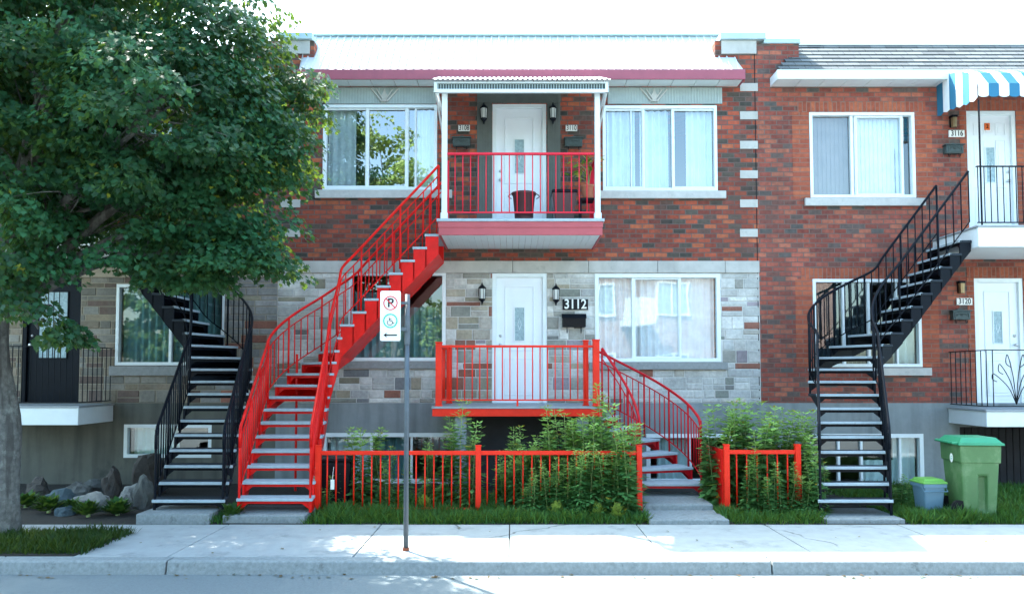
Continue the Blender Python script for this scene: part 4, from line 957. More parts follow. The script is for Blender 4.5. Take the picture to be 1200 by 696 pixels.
def ornate_box(label, px, py, wd=.30, h=.17):
    x, z = at(px, py, YF-.05); t = thing('mailbox', label, 'mailbox', (x, YF, z)); m = MB()
    m.box(x-wd/2, x+wd/2, YF-.11, YF-.004, z-h/2, z+h*.32)
    b = m.build('box', M['verdi'], t, bevel=.01)
    m = MB(); m.box(x-wd/2-.018, x+wd/2+.018, YF-.128, YF-.003, z+h*.325, z+h*.45); m.prism([(x-wd*.3, z+h*.451), (x-wd*.12, z+h*.62), (x, z+h*.68), (x+wd*.12, z+h*.62), (x+wd*.3, z+h*.451)], 'y', YF-.05, YF-.01)
    m.build('lid', M['verdi'], t, bevel=.006)
    m = MB(); ring(m, x-wd*.4, x+wd*.4, z-h*.38, z+h*.2, .012, YF-.122, YF-.1105)
    m.tube(spline([(x-wd*.3, YF-.118, z-h*.1), (x-wd*.12, YF-.12, z+h*.12), (x, YF-.12, z-h*.1), (x+wd*.12, YF-.12, z+h*.12), (x+wd*.3, YF-.118, z-h*.1)], 5), .006, 5)
    m.build('relief', M['verdi'], t)
    m = MB()
    for s in (-1, 1): m.tube(spline([(x+s*wd*.3, YF-.06, z-h/2), (x+s*wd*.3, YF-.07, z-h/2-.05), (x+s*wd*.3, YF-.10, z-h/2-.05), (x+s*wd*.3, YF-.11, z-h/2-.02)], 4), .006, 5)
    m.build('paper_hook', M['black'], t)
ornate_box('dark ornate mailbox on the brick left of the upper middle door', 541, 166.5)
ornate_box('dark ornate mailbox on the brick right of the upper middle door', 672, 167)
ornate_box('dark ornate mailbox left of the upper white door under the striped awning', 1117, 175)
ornate_box('dark ornate mailbox left of the lower right door, above the scrolled balcony', 1125, 369)
x, z = at(672.5, 376, YF-.05); t = thing('mailbox', 'plain black mailbox under the large 3112 plate', 'mailbox', (x, YF, z))
MB().prism([(YF-.035, z-.11), (YF-.12, z-.11), (YF-.14, z+.05), (YF-.035, z+.05)], 'x', x-.2, x+.2).build('box', M['numk'], t, bevel=.008)
MB().prism([(YF-.033, z+.051), (YF-.15, z+.035), (YF-.152, z+.052), (YF-.10, z+.11), (YF-.033, z+.125)], 'x', x-.21, x+.21).build('lid', M['black'], t, bevel=.005)
m = MB()
for s in (-1, 1): m.tube(spline([(x+s*.12, YF-.06, z-.11), (x+s*.12, YF-.07, z-.2), (x+s*.12, YF-.11, z-.2), (x+s*.12, YF-.12, z-.15)], 4), .008, 5)
m.build('paper_hook', M['black'], t)
# ------------------------------------------------------------------ PARKING SIGN
xs, _ = at(476.5, 500, 8.1); t = thing('parking_sign', 'dark pole with white no-parking sign showing wheelchair symbol and arrow', 'sign', (xs, 8.1, 0))
zt_ = at(476, 372, 8.1)[1]
m = MB().tube([(xs, 8.1, -.05), (xs, 8.1, at(476, 345, 8.1)[1])], .027, 10); m.build('pole', M['galv'], t, smooth=True)
MB().tube([(xs, 8.1, at(476, 404, 8.1)[1]), (xs, 8.1, zt_+.02)], .032, 10).box(xs-.06, xs+.01, 8.045, 8.075, at(476, 357, 8.1)[1], at(476, 354, 8.1)[1]).box(xs-.06, xs+.01, 8.045, 8.075, at(476, 388, 8.1)[1], at(476, 384, 8.1)[1]).build('bracket', M['galv'], t)
MB().tube([(xs, 8.1, 0), (xs, 8.1, .03)], .036, 10).build('base_ring', paint('rust', (.2, .05, .02), .8, .3, 20, .2), t)
sx0, sz1 = at(446, 341, 8.05); sx1, sz0 = at(469.5, 399.5, 8.05); cxs = (sx0+sx1)/2; W = sx1-sx0; H = sz1-sz0
def rrect(x0, x1, z0, z1, r, n=5):
    pts = []
    for cx, cz, a0 in ((x1-r, z1-r, 0), (x0+r, z1-r, PI/2), (x0+r, z0+r, PI), (x1-r, z0+r, 3*PI/2)):
        for k in range(n+1): a = a0+PI/2*k/n; pts.append((cx+r*math.cos(a), cz+r*math.sin(a)))
    return pts
bd = MB().prism(rrect(sx0, sx1, sz0, sz1, .02), 'y', 8.037, 8.041).build('sign_board', M['signw'], t)
def annulus(cx, cz, r0, r1, y0, y1, n=32):
    m = MB()
    for k in range(n):
        a, b = 2*PI*k/n, 2*PI*(k+1)/n
        q = [(cx+r0*math.cos(a), cz+r0*math.sin(a)), (cx+r1*math.cos(a), cz+r1*math.sin(a)), (cx+r1*math.cos(b), cz+r1*math.sin(b)), (cx+r0*math.cos(b), cz+r0*math.sin(b))]
        m.prism(q, 'y', y0, y1)
    return m
zc1_ = sz1-H*.245; zc2_ = sz1-H*.60; ra = W*.35
m = annulus(cxs, zc1_, ra*.86, ra, 8.032, 8.0365)
dvx = ra*.9*math.cos(R(45)); m.prism([(cxs-dvx-.004, zc1_+dvx-.004), (cxs-dvx+.004, zc1_+dvx+.004), (cxs+dvx+.004, zc1_-dvx+.004), (cxs+dvx-.004, zc1_-dvx-.004)], 'y', 8.030, 8.0325)
m.build('red_ring', M['signr'], bd)
ORG[bd.name] = org(t)
text('P', ra*1.75, cxs, 8.035, zc1_-.002, M['numk'], bd, 'letter', .003, .002)
annulus(cxs, zc2_, ra*.84, ra, 8.032, 8.0365).build('green_ring', M['signg'], bd)
m = MB(); y = 8.034; u = ra/10
m.tube([(cxs-1.6*u, y, zc2_+5.5*u), (cxs-1.6*u, y, zc2_+5.6*u)], 1.1*u, 8)
m.lathe([(.1*u, 0), (.1*u, 0)], 0, 0, 3) if 0 else None
def stroke(pts, w):
    for (x0, z0), (x1, z1) in zip(pts, pts[1:]):
        d = Vector((x1-x0, z1-z0)); L_ = d.length; d /= L_; nn = Vector((-d.y, d.x))*w/2
        m.prism([(x0-nn.x, z0-nn.y), (x1-nn.x, z1-nn.y), (x1+nn.x, z1+nn.y), (x0+nn.x, z0+nn.y)], 'y', y-.001, y+.0024)
stroke([(cxs-1.5*u, zc2_+4.2*u), (cxs-1.1*u, zc2_+.2*u), (cxs+2.2*u, zc2_+.0*u), (cxs+3.8*u, zc2_-3.6*u), (cxs+5.2*u, zc2_-3.2*u)], 1.0*u)
stroke([(cxs-1.3*u, zc2_+2.4*u), (cxs+1.6*u, zc2_+2.3*u)], .8*u)
stroke([(cxs-.6*u+3.6*u*math.cos(a), zc2_-2.4*u+3.6*u*math.sin(a)) for a in np.linspace(R(130), R(372), 16)], .8*u)
m.build('wheelchair_symbol', M['numk'], bd)
za = sz1-H*.885; m = MB().prism([(cxs-W*.33, za), (cxs-W*.17, za+H*.045), (cxs-W*.20, za+H*.013), (cxs+W*.33, za+H*.013), (cxs+W*.33, za-H*.013), (cxs-W*.20, za-H*.013), (cxs-W*.17, za-H*.045)], 'y', 8.032, 8.0365)
m.build('arrow', M['numk'], bd)
# ------------------------------------------------------------------ BINS
def apply_mods(o):
    dg = bpy.context.evaluated_depsgraph_get(); me = bpy.data.meshes.new_from_object(o.evaluated_get(dg)); o.modifiers.clear(); o.data = me
def frustum(m, w0, d0, w1, d1, z0, z1):
    return m.add([(-w0/2, -d0/2, z0), (w0/2, -d0/2, z0), (w0/2, d0/2, z0), (-w0/2, d0/2, z0), (-w1/2, -d1/2, z1), (w1/2, -d1/2, z1), (w1/2, d1/2, z1), (-w1/2, d1/2, z1)],
                 [(0, 3, 2, 1), (4, 5, 6, 7), (0, 1, 5, 4), (1, 2, 6, 5), (2, 3, 7, 6), (3, 0, 4, 7)])
bxc, _ = at(1144, 600, 9.95)
t = thing('wheelie_bin', 'large green wheeled bin with green lid and white recycling mark', 'bin', (bxc, 10.05, .0), rz=R(-6)); t.scale = (.85, .9, 1)
b = frustum(MB(), .46, .52, .56, .60, .02, .80).build('body', M['bin_g'], t, bevel=.03)
cut = MB().box(-.02, .10, -.4, -.205, .10, .56).build('cut', M['bin_g'], None); cut.parent = t; bpy.context.view_layer.update()
mo = b.modifiers.new('bool', 'BOOLEAN'); mo.operation = 'DIFFERENCE'; mo.object = cut; mo.solver = 'EXACT'
b.modifiers.move(1, 0)
apply_mods(b); bpy.data.objects.remove(cut)
q = frustum(MB(), .585, .625, .60, .64, .72, .955)
q.add([], []); q.build('collar', M['bin_g'], t, bevel=.02)
m = frustum(MB(), .66, .70, .65, .69, .956, .985); frustum(m, .62, .66, .50, .52, .9855, 1.05)
m.tube([(-.33, -.30, .985), (-.38, -.28, .98), (-.38, .28, .98), (-.33, .30, .985)], .016, 6)
for x in (-.2, 0, .2): m.box(x-.02, x+.02, -.352, -.349, .958, .975)
m.build('lid', M['bin_l'], t, bevel=.012)
for s in (-1, 1): MB().tube([(-.29, s*.20, .12), (-.29, s*.25, .12)], .12, 22).build('wheel', M['rubber'], t, smooth=False)
m = MB()
for k in range(20):
    a, c = 2*PI*k/20, 2*PI*(k+1)/20
    m.add([(-.285, -.05, .78), (-.285, -.05+.05*math.cos(a), .78+.06*math.sin(a)), (-.285, -.05+.05*math.cos(c), .78+.06*math.sin(c))], [(0, 1, 2)])
for v in range(len(m.v)): m.v[v] = (m.v[v][0]-.0155, m.v[v][1], m.v[v][2]-.01)
m.build('round_mark', M['signw'], t)
m = MB()
for k in range(3):
    a = R(90+120*k); m.add([(-.3035, -.05+.026*math.cos(a+j), .77+.03*math.sin(a+j)) for j in (-.5, .5)]+[(-.3035, -.05+.013*math.cos(a+.5), .77+.015*math.sin(a+.5)), (-.3035, -.05+.013*math.cos(a-.5), .77+.015*math.sin(a-.5))], [(0, 1, 2, 3)])
m.build('arrows', M['signg'], t)
bxc, _ = at(1091, 598, 10.1)
t = thing('compost_bin', 'small blue-grey bin with lime green lid left of the large bin', 'bin', (bxc, 10.15, .0), rz=R(4)); t.scale = (.82, .85, 1)
frustum(MB(), .28, .28, .36, .34, .03, .42).build('body', M['bin_b'], t, bevel=.025)
frustum(frustum(MB(), .385, .365, .39, .37, .38, .425), .10, .02, .10, .02, .44, .441).build('rim', M['bin_b'], t, bevel=.008)
frustum(frustum(MB(), .41, .39, .40, .38, .4255, .455), .36, .34, .30, .28, .4555, .49).build('lid', M['lid_l'], t, bevel=.012)
MB().tube([(-.19, -.1, .41), (-.2, -.19, .33), (.2, -.19, .33), (.19, -.1, .41)], .008, 6).build('handle', M['bin_b'], t)
# dark bin behind the fence
x, _ = at(393, 580, 10.75)
t = thing('garbage_bin', 'black bin with rounded lid standing behind the left end of the long fence', 'bin', (x, 10.8, 0), rz=R(3))
frustum(MB(), .40, .42, .48, .5, .0, .66).build('body', M['bag'], t, bevel=.04); frustum(frustum(MB(), .52, .54, .51, .53, .6605, .69), .48, .5, .36, .38, .6905, .74).build('lid', M['bag'], t, bevel=.02)
x, z = at(389.5, 567, 10.13); tag(MB().box(x-.025, x+.025, 10.13, 10.136, z-.07, z+.06).tube([(x, 10.133, z+.06), (x, 10.16, z+.14), (x, 10.2, z+.22)], .003, 4).build('paper_tag', M['signw'], None, loc=(x, 10.13, z)), 'small white tag hanging on the long fence in front of the black bin', 'tag')
# things on the upper balcony
x, _ = at(614, 240, 12.0); t = thing('waste_basket', 'dark maroon basket with white stripes on the upper balcony', 'basket', (x, 12.05, zf))
m = MB().lathe([(.135, zf), (.14, zf+.02), (.18, zf+.46), (.20, zf+.47), (.20, zf+.50), (.17, zf+.50), (.15, zf+.1)], x, 12.05, 20); m.build('body', M['basket'], t, smooth=True)
m = MB()
for dz in (.30, .36): m.lathe([(.1585+.0+(dz-.3)*.087+.006, zf+dz), (.1585+(dz-.3)*.087+.008, zf+dz+.025)], x, 12.05, 20)
m.build('stripe', M['signw'], t)
m = MB(); m.tube(spline([(x-.2, 12.05, zf+.49), (x-.25, 12.03, zf+.44), (x-.2, 12.02, zf+.40)], 4), .008, 5); m.tube(spline([(x+.2, 12.05, zf+.49), (x+.25, 12.03, zf+.44), (x+.2, 12.02, zf+.40)], 4), .008, 5); m.build('handle', M['basket'], t)
x, _ = at(661, 240, 12.2); t = thing('storage_bin', 'dark square bin right of the basket on the upper balcony', 'bin', (x, 12.25, zf))
m = frustum(MB(), .28, .30, .40, .40, 0, .52); m.v = [(a+x, b+12.25, c+zf) for a, b, c in m.v]; m.build('body', M['basket'], t, bevel=.015)
m = frustum(MB(), .43, .43, .40, .40, .521, .57); m.v = [(a+x, b+12.25, c+zf) for a, b, c in m.v]; m.build('lid', M['bag'], t, bevel=.01)
x, _ = at(690, 240, 12.25); t = thing('plant_stand', 'dark plant stand below the potted plant on the upper balcony', 'stand', (x, 12.3, zf))
m = MB().box(x-.17, x+.17, 12.15, 12.45, zf+.42, zf+.45); m.build('top', M['black'], t)
for a in (-.14, .14):
    for c in (12.18, 12.42): MB().box(x+a-.015, x+a+.015, c-.015, c+.015, zf, zf+.42).build('leg', M['black'], t)
# ------------------------------------------------------------------ VEGETATION
def leaf_mesh(name, shape, pos, nrm, tip, size, cols, mat, parent=None, loc=None):
    "many leaves as one mesh. shape: (k,2) outline in leaf units; pos,nrm,tip: (n,3)"
    n = len(pos); k = len(shape)
    t = tip/np.linalg.norm(tip, axis=1)[:, None]; u = np.cross(nrm, t); u /= (np.linalg.norm(u, axis=1)[:, None]+1e-9); nn = np.cross(t, u)
    V = pos[:, None, :]+size[:, None, None]*(shape[None, :, 0, None]*u[:, None, :]+shape[None, :, 1, None]*t[:, None, :]+(-.25*np.abs(shape[None, :, 0, None])**1.0+ -.18*shape[None, :, 1, None]**2)*nn[:, None, :]*-1)
    V = V.reshape(-1, 3)
    if loc is not None: V = V-np.array(loc)
    me = bpy.data.meshes.new(name); me.vertices.add(n*k); me.vertices.foreach_set('co', V.ravel())
    me.loops.add(n*k); me.loops.foreach_set('vertex_index', np.arange(n*k)); me.polygons.add(n)
    me.polygons.foreach_set('loop_start', np.arange(n)*k); me.polygons.foreach_set('loop_total', np.full(n, k)); me.update(); me.validate()
    ca = me.color_attributes.new('tint', 'FLOAT_COLOR', 'POINT'); c = np.ones((n*k, 4)); c[:, :3] = np.repeat(cols, k, axis=0); ca.data.foreach_set('color', c.ravel())
    me.materials.append(mat); o = bpy.data.objects.new(name, me); col.objects.link(o)
    if parent: o.parent = parent
    return o
MAPLE = np.array([(0, 0), (.16, .12), (.46, .10), (.34, .34), (.52, .58), (.24, .60), (.0, 1.0), (-.24, .60), (-.52, .58), (-.34, .34), (-.46, .10), (-.16, .12)])
OVAL = np.array([(0, 0), (.2, .3), (.17, .65), (0, 1), (-.17, .65), (-.2, .3)])
LANCE = np.array([(0, 0), (.17, .3), (.13, .65), (0, 1), (-.13, .65), (-.17, .3)])
WIDE = np.array([(0, 0), (.22, .22), (.16, .38), (.26, .5), (.12, .66), (0, 1), (-.12, .66), (-.26, .5), (-.16, .38), (-.22, .22)])
def tree(name, label, base, lobes, nspray, per, trunk_pts, trunk_r, leafsize, green, limbs=True, rshell=(.55, 1.0), group=None, yel=.03, spray_r=.42):
    t = thing(name, label, 'tree', base, group=group)
    m = MB(); tp = spline(trunk_pts, 6); nT = len(tp); rs = [trunk_r*(1.35 if i == 0 else 1.0)*(1-.5*i/nT) for i in range(nT)]; rs[1] = trunk_r*1.15
    m.tube(tp, rs, 20)
    for i in range(len(m.v)):
        x, y, z = m.v[i]; nz = mnoise.noise(Vector((x*6, y*6, z*1.2)))*.045*trunk_r/.2; c = min(tp, key=lambda p: abs(p.z-z)); d = Vector((x-c.x, y-c.y, 0)); d = d.normalized() if d.length > 0 else d
        m.v[i] = (x+d.x*nz, y+d.y*nz, z)
    top = tp[-1]
    m.build('trunk', M['bark'], t, smooth=True)
    P = []; N_ = []; T = []; S = []; C = []
    vol = np.array([l[3]*l[4]*l[5] for l in lobes])**(2/3); vol /= vol.sum(); mb2 = MB()
    counts = (vol*nspray).astype(int)+1
    for (lx, ly, lz, rx, ry, rz), cnt in zip(lobes, counts):
        c0 = Vector((lx, ly, lz))
        st0 = tp[int(nT*.55)] if lz < top.z+.5 else top
        if limbs:
            mid_ = st0.lerp(c0, .5)+Vector((0, 0, .35)); lim = spline([st0, mid_, c0], 5); mb2.tube(lim, trunk_r*.40, 8, .012)
        for j in range(cnt):
            d = rng.normal(size=3); d /= np.linalg.norm(d); rr_ = rng.uniform(*rshell)
            c = np.array([lx, ly, lz])+d*np.array([rx, ry, rz])*rr_
            if limbs and j % 3 == 0:
                cc = Vector(c); b0 = lim[int(rng.integers(3, len(lim)))]; md = b0.lerp(cc, .5)+Vector((rng.normal(0, .12), rng.normal(0, .12), .12+rng.normal(0, .1))); mb2.tube(spline([b0, md, cc], 3), .013, 4, .004)
            ax = d*np.array([1, 1, .3]); ax /= np.linalg.norm(ax)+1e-9
            k = per; q = rng.normal(size=(k, 3)); q /= np.linalg.norm(q, axis=1)[:, None]; q *= rng.uniform(.2, 1, size=(k, 1))**.5
            sr_ = spray_r*rng.uniform(.7, 1.25)
            off = q*np.array([sr_, sr_, sr_*.38]); hd = np.hypot(off[:, 0], off[:, 1]); off[:, 2] -= hd*hd*.55/max(.2, sr_)
            p = c+off
            out_ = off.copy(); out_[:, 2] = -.35-rng.uniform(0, .7, k); out_[:, :2] += ax[:2]*.15+rng.normal(size=(k, 2))*.12
            nr = np.stack([rng.normal(0, .45, k)+ax[0]*.3, rng.normal(0, .45, k)+ax[1]*.3, np.ones(k)], 1)
            P.append(p); N_.append(nr); T.append(out_/(np.linalg.norm(out_, axis=1)[:, None]+1e-9)); S.append(rng.uniform(.75, 1.2, k)*leafsize)
            g = np.array(green)*rng.uniform(.65, 1.45); cc_ = g[None, :]*rng.uniform(.7, 1.35, (k, 1)); 
            ym = rng.random(k) < yel; cc_[ym] = np.array([.20, .20, .02])*rng.uniform(.7, 1.2, (ym.sum(), 1)); C.append(cc_)
    if limbs: mb2.build('branches', M['bark'], t, smooth=True)
    o = leaf_mesh('crown', MAPLE, np.concatenate(P), np.concatenate(N_), np.concatenate(T), np.concatenate(S), np.concatenate(C), M['leaf'], t, loc=base)
    return t
def L_(px, py, Y, rx, ry, rz): x, z = at(px, py, Y); return (x, Y, z, rx, ry, rz)
lobes = [L_(60, 60, 9.0, 1.5, 1.5, 1.3), L_(190, 130, 8.6, 1.35, 1.3, 1.1), L_(258, 55, 9.2, .66, 1.2, .95), L_(300, 165, 9.2, .62, .95, .62), L_(262, 262, 9.2, .75, .9, .55),
         L_(120, 240, 9.0, 1.1, 1.3, .75), L_(20, 200, 8.8, 1.1, 1.3, .8), L_(358, 108, 9.4, .40, .5, .30), L_(200, 296, 9.0, .85, .7, .33), L_(20, 300, 8.3, .5, .5, .2), L_(5, 345, 8.2, .35, .3, .22), L_(45, 385, 8.2, .40, .3, .10), L_(285, 300, 9.1, .5, .6, .22),
         (-6.2, 9.2, 8.6, 2.6, 2.4, 1.5), (-4.9, 9.0, 7.6, 1.5, 1.8, 1.0), (-5.9, 11.0, 5.6, 1.9, 1.1, 1.3), (-5.3, 10.7, 4.5, 1.5, .8, .8), (-6.3, 10.9, 7.4, 2.2, 1.2, 1.2), (-8.2, 11.0, 6.0, 1.8, 1.2, 1.5), (-7.6, 9.0, 6.0, 1.8, 1.8, 1.6)]  # rear lobes, hidden by the front ones, added to shade the left sidewalk
tx, _ = at(2, 622, 8.9)
tree('maple_tree', 'large leafy maple tree with grey trunk on the grass patch by the kerb', (tx, 8.9, 0), lobes, 880, 190,
     [(tx, 8.9, -.05), (tx-.02, 8.9, .25), (tx-.04, 8.92, 1.2), (tx-.2, 8.95, 2.2), (tx-.12, 9.0, 3.4), (tx+.3, 9.05, 5.0), (tx+.6, 9.1, 6.6)], .215, .070, (.019, .078, .036), yel=.006)
# weeds
def weed_proto(name, h, lean, seed):
    r = np.random.default_rng(seed); t = bpy.data.objects.new(name, None); col.objects.link(t); ORG[t.name] = Vector((0, 0, 0))
    pts = [(lean[0]*(z/h)**2, lean[1]*(z/h)**2, z) for z in np.linspace(0, h, 6)]
    MB().tube(pts, .007, 5, .003).build('stem', M['stem'], t)
    P = []; T = []; N_ = []; S = []; C = []
    z = .06; a = r.uniform(0, 6)
    while z < h:
        f = z/h; br = (.17*(1-.72*f)+.015)*r.uniform(.7, 1.2)*(1 if f > .05 else .6)
        for q in range(2):
            ang = a+q*PI+r.uniform(-.4, .4); d = np.array([math.cos(ang), math.sin(ang), .45-.9*(1-f)+r.uniform(-.25, .25)]); o0 = np.array([lean[0]*f*f, lean[1]*f*f, z])
            nl = 5 if f < .85 else 3
            for k in range(nl):
                u = (k+1)/nl; p = o0+d*br*u*.75+np.array([0, 0, -.03*u*u])
                sgn = 1 if k % 2 else -1; side = np.array([-d[1], d[0], 0])*sgn*.9*(0 if k == nl-1 else 1)
                P.append(p); T.append(d*.7+side+np.array([0, 0, -.15])); N_.append(np.array([r.normal(0, .3), r.normal(0, .3), 1])); S.append((br*r.uniform(.6, .9)+.02)*(1.2 if seed % 2 else 1))
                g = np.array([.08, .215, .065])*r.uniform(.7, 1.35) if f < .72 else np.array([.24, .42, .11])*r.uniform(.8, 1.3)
                if r.random() < .02: g = np.array([.34, .26, .03])
                C.append(g)
        a += 2.1; z += .032+.012*r.random()
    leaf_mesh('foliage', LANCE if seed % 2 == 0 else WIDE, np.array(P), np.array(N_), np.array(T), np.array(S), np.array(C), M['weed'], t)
    return t
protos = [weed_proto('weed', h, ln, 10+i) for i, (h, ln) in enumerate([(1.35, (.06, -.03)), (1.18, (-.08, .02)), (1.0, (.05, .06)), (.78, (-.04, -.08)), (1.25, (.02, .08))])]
used = [False]*len(protos)
def place_weed(i, x, y, s, rz, label, group, tilt=0):
    o = protos[i] if not used[i] else copy_tree(protos[i]); used[i] = True
    o.location = (x, y, yz(x, y)-.01); o.rotation_euler = (tilt, tilt*.6, rz); o.scale = (s*random.uniform(.9, 1.15), s*random.uniform(.9, 1.15), s); tag(o, label, 'weed', group)
def zone(px0, px1, y0, y1, n, hs, label, group, clumps=False):
    for i in range(n):
        y = random.uniform(y0, y1); px = px0+(px1-px0)*((i+random.random())/n); x = (px-600)*y/F
        u = (px-px0)/(px1-px0); s = hs(u)*random.uniform(.8, 1.12)
        place_weed(random.randrange(5), x, y, s, random.uniform(0, 6.28), label, group, random.uniform(-.12, .12))
zone(586, 741, 10.26, 10.8, 76, lambda u: (.72+.42*min(1, u*1.7))*random.uniform(.8, 1.1), 'tall green weed in the thicket behind the right half of the long fence', 'weeds behind the right half of the long fence')
zone(612, 738, 9.90, 10.14, 36, lambda u: .42+.5*u, 'leafy weed growing in front of the right half of the long fence', 'weeds in front of the long fence')
zone(395, 560, 10.35, 11.0, 18, lambda u: .80+.25*math.sin(u*9), 'slender weed standing behind the left half of the long fence', 'weeds behind the left half of the long fence')
zone(832, 955, 10.25, 10.95, 50, lambda u: (.98+.22*math.sin(PI*u))*random.uniform(.8, 1.08), 'tall weed in the thicket behind the short fence', 'weeds behind the short fence')
zone(870, 968, 9.94, 10.15, 14, lambda u: .60, 'low weed sprouting in front of the short fence', 'weeds in front of the short fence')
zone(1044, 1066, 10.3, 10.9, 5, lambda u: .40, 'low weed left of the small blue-grey bin', 'weeds beside the bins')
zone(372, 392, 10.25, 10.4, 4, lambda u: .40, 'weed creeping up the left end of the long fence', 'weeds at the left end of the long fence')
# grass
def grass(name, areas, label, h=(.05, .19), dens=900, colr=(.05, .16, .04)):
    V = []; P = []; T = []; N_ = []; S = []; C = []
    for (x0, x1, y0, y1, k) in areas:
        n = int((x1-x0)*(y1-y0)*dens*k); xs = rng.uniform(x0, x1, n); ys = rng.uniform(y0, y1, n)
        for x, y in zip(xs, ys):
            edge = min(1, (min(x-x0, x1-x)+.03)/.15)*min(1, (min(y-y0, y1-y)+.03)/.10)
            if rng.random() > edge*(.55+.9*mnoise.noise(Vector((x*3, y*3, 1)))+.3): continue
            z = yz(x, y) if y > 9.5 else 0
            P.append((x, y, z-.01)); a = rng.uniform(0, 6.28); l = rng.uniform(.15, .9); T.append((math.cos(a)*l, math.sin(a)*l, 1)); N_.append((math.cos(a), math.sin(a), -.2+l)); S.append(rng.uniform(*h)*(.6+.8*abs(mnoise.noise(Vector((x*2, y*2, 5))))+.2)); C.append(np.array(colr)*rng.uniform(.6, 1.5)*(np.array([1.5, 1.1, .8]) if rng.random() < .15 else 1))
    sh = np.array([(-.045, 0), (.045, 0), (.03, .6), (0, 1), (-.03, .6)])
    return tag(leaf_mesh(name, sh, np.array(P), np.array(N_), np.array(T), np.array(S), np.array(C), M['grass']), label, 'grass', kind='stuff')
grass('grass', [(-2.65, 1.75, 9.55, 10.3, 1.6), (-2.5, 1.7, 10.3, 11.6, .5), (2.72, 3.98, 9.55, 10.3, 1.5), (2.8, 4.0, 10.3, 11.5, .5), (4.95, 10, 9.55, 10.6, 1.4), (4.95, 10, 10.6, 12.6, .5), (-3.83, -3.6, 9.56, 10.4, 1.6)], 'unmown green grass strip along the back of the sidewalk', dens=3600)
grass('grass_patch', [(-9, -4.42, 7.86, 8.98, 1.0)], 'rough green grass patch at the foot of the maple tree', h=(.06, .16), dens=5200, colr=(.016, .052, .016))
# mound of soil under the grass patch
tag(MB().box(-9, -4.5, 7.84, 8.95, -.01, .012).build('tree_pit', M['soil'], None, bevel=.01), kind='structure')
# rosette plants in the left bed
def rosette(label, x, y, r, n, c, shp=OVAL, up=.6, group=None):
    t = thing('leafy_plant', label, 'plant', (x, y, 0), group=group); P = []; T = []; N_ = []; S = []; C = []
    for i in range(n):
        a = rng.uniform(0, 6.28); u = rng.uniform(.1, 1); P.append((x+math.cos(a)*r*.35*u, y+math.sin(a)*r*.35*u, .03+.10*(1-u))); e = up*(1.3-u); T.append((math.cos(a), math.sin(a), e)); N_.append((-math.cos(a)*e, -math.sin(a)*e, 1.)); S.append(r*rng.uniform(.5, .9)); C.append(np.array(c)*rng.uniform(.7, 1.4))
    leaf_mesh('foliage', shp, np.array(P), np.array(N_), np.array(T), np.array(S), np.array(C), M['weed'], t, loc=(x, y, 0))
    MB().lathe([(.03, .0), (.02, .08)], x, y, 6).build('stem', M['stem'], t)
for px, py, Y, r, n, lab in ((62, 600, 10.3, .24, 60, 'dark green hosta nearest the tree trunk'), (108, 604, 10.0, .22, 60, 'leafy plant in the middle of the rock bed'), (142, 602, 10.05, .24, 70, 'bright hosta at the right end of the rock bed'), (35, 585, 10.6, .25, 50, 'leafy plant tucked behind the tree trunk'), (275, 605, 9.75, .20, 70, 'small weedy bush between the left concrete pads'), (90, 598, 10.3, .16, 40, 'small plant between two rocks')):
    x = (px-600)*Y/F; rosette(lab, x, Y, r*.95, int(n*1.8), (.03, .095, .028), LANCE if 'weedy' in lab else OVAL)
for px, py, Y, lab in ((652, 590, 9.88, 'yellow-green broad-leaved seedling low in front of the long fence'), (700, 586, 9.86, 'bright broad-leaved seedling near the right end of the long fence'), (722, 596, 9.8, 'low yellow-green seedling at the right foot of the long fence'), (498, 596, 10.32, 'yellowish seedling behind the long fence right of the sign pole')):
    x = (px-600)*Y/F; rosette(lab, x, Y, .17, 30, (.22, .30, .06), MAPLE, 1.9)
# rocks
rk = [(75, 588, 10.8, .27, .17, 'rock3', 'broad blue-grey rock beside the trunk'), (112, 587, 10.6, .27, .16, 'rock2', 'large pale rounded rock in the bed'), (172, 590, 10.6, .14, .30, 'rock', 'upright grey rock near the black stairs'), (160, 575, 11.3, .20, .16, 'rock2', 'small pale rock behind the upright one'), (95, 570, 11.5, .24, .16, 'rock', 'grey rock behind the pale rock'), (135, 570, 11.5, .15, .28, 'rock4', 'brown pointed rock in the back of the bed'), (178, 562, 11.9, .22, .45, 'rock4', 'tall brown stump-like rock against the wall'), (50, 572, 11.4, .2, .2, 'rock4', 'brown rock low behind the trunk'), (152, 590, 10.9, .10, .12, 'rock2', 'small light stone at the bed edge'), (82, 608, 10.2, .12, .08, 'rock3', 'small blue stone in front of the hosta'), (122, 560, 12.2, .3, .14, 'rock', 'flat grey rock below the basement wall')]
for px, py, Y, r, h, mt, lab in rk:
    x = (px-600)*Y/F; bm = bmesh.new(); bmesh.ops.create_icosphere(bm, subdivisions=3, radius=1)
    sd = random.random()*50
    for v in bm.verts:
        k = 1+.45*mnoise.noise(v.co*1.2+Vector((sd, 0, 0)))+.22*mnoise.cell(v.co*1.6+Vector((0, sd, 0)))*.5+.14*mnoise.noise(v.co*4+Vector((0, sd, 0)))
        v.co = Vector((v.co.x*r*k, v.co.y*r*.8*k, v.co.z*h*k+h*.55))
    me = bpy.data.meshes.new('rock'); bm.to_mesh(me); bm.free(); me.materials.append(M[mt]); o = bpy.data.objects.new('rock', me); col.objects.link(o); o.location = (x, Y, -.02); o.rotation_euler = (0, 0, random.uniform(-.5, .5)); tag(o, lab, 'rock')
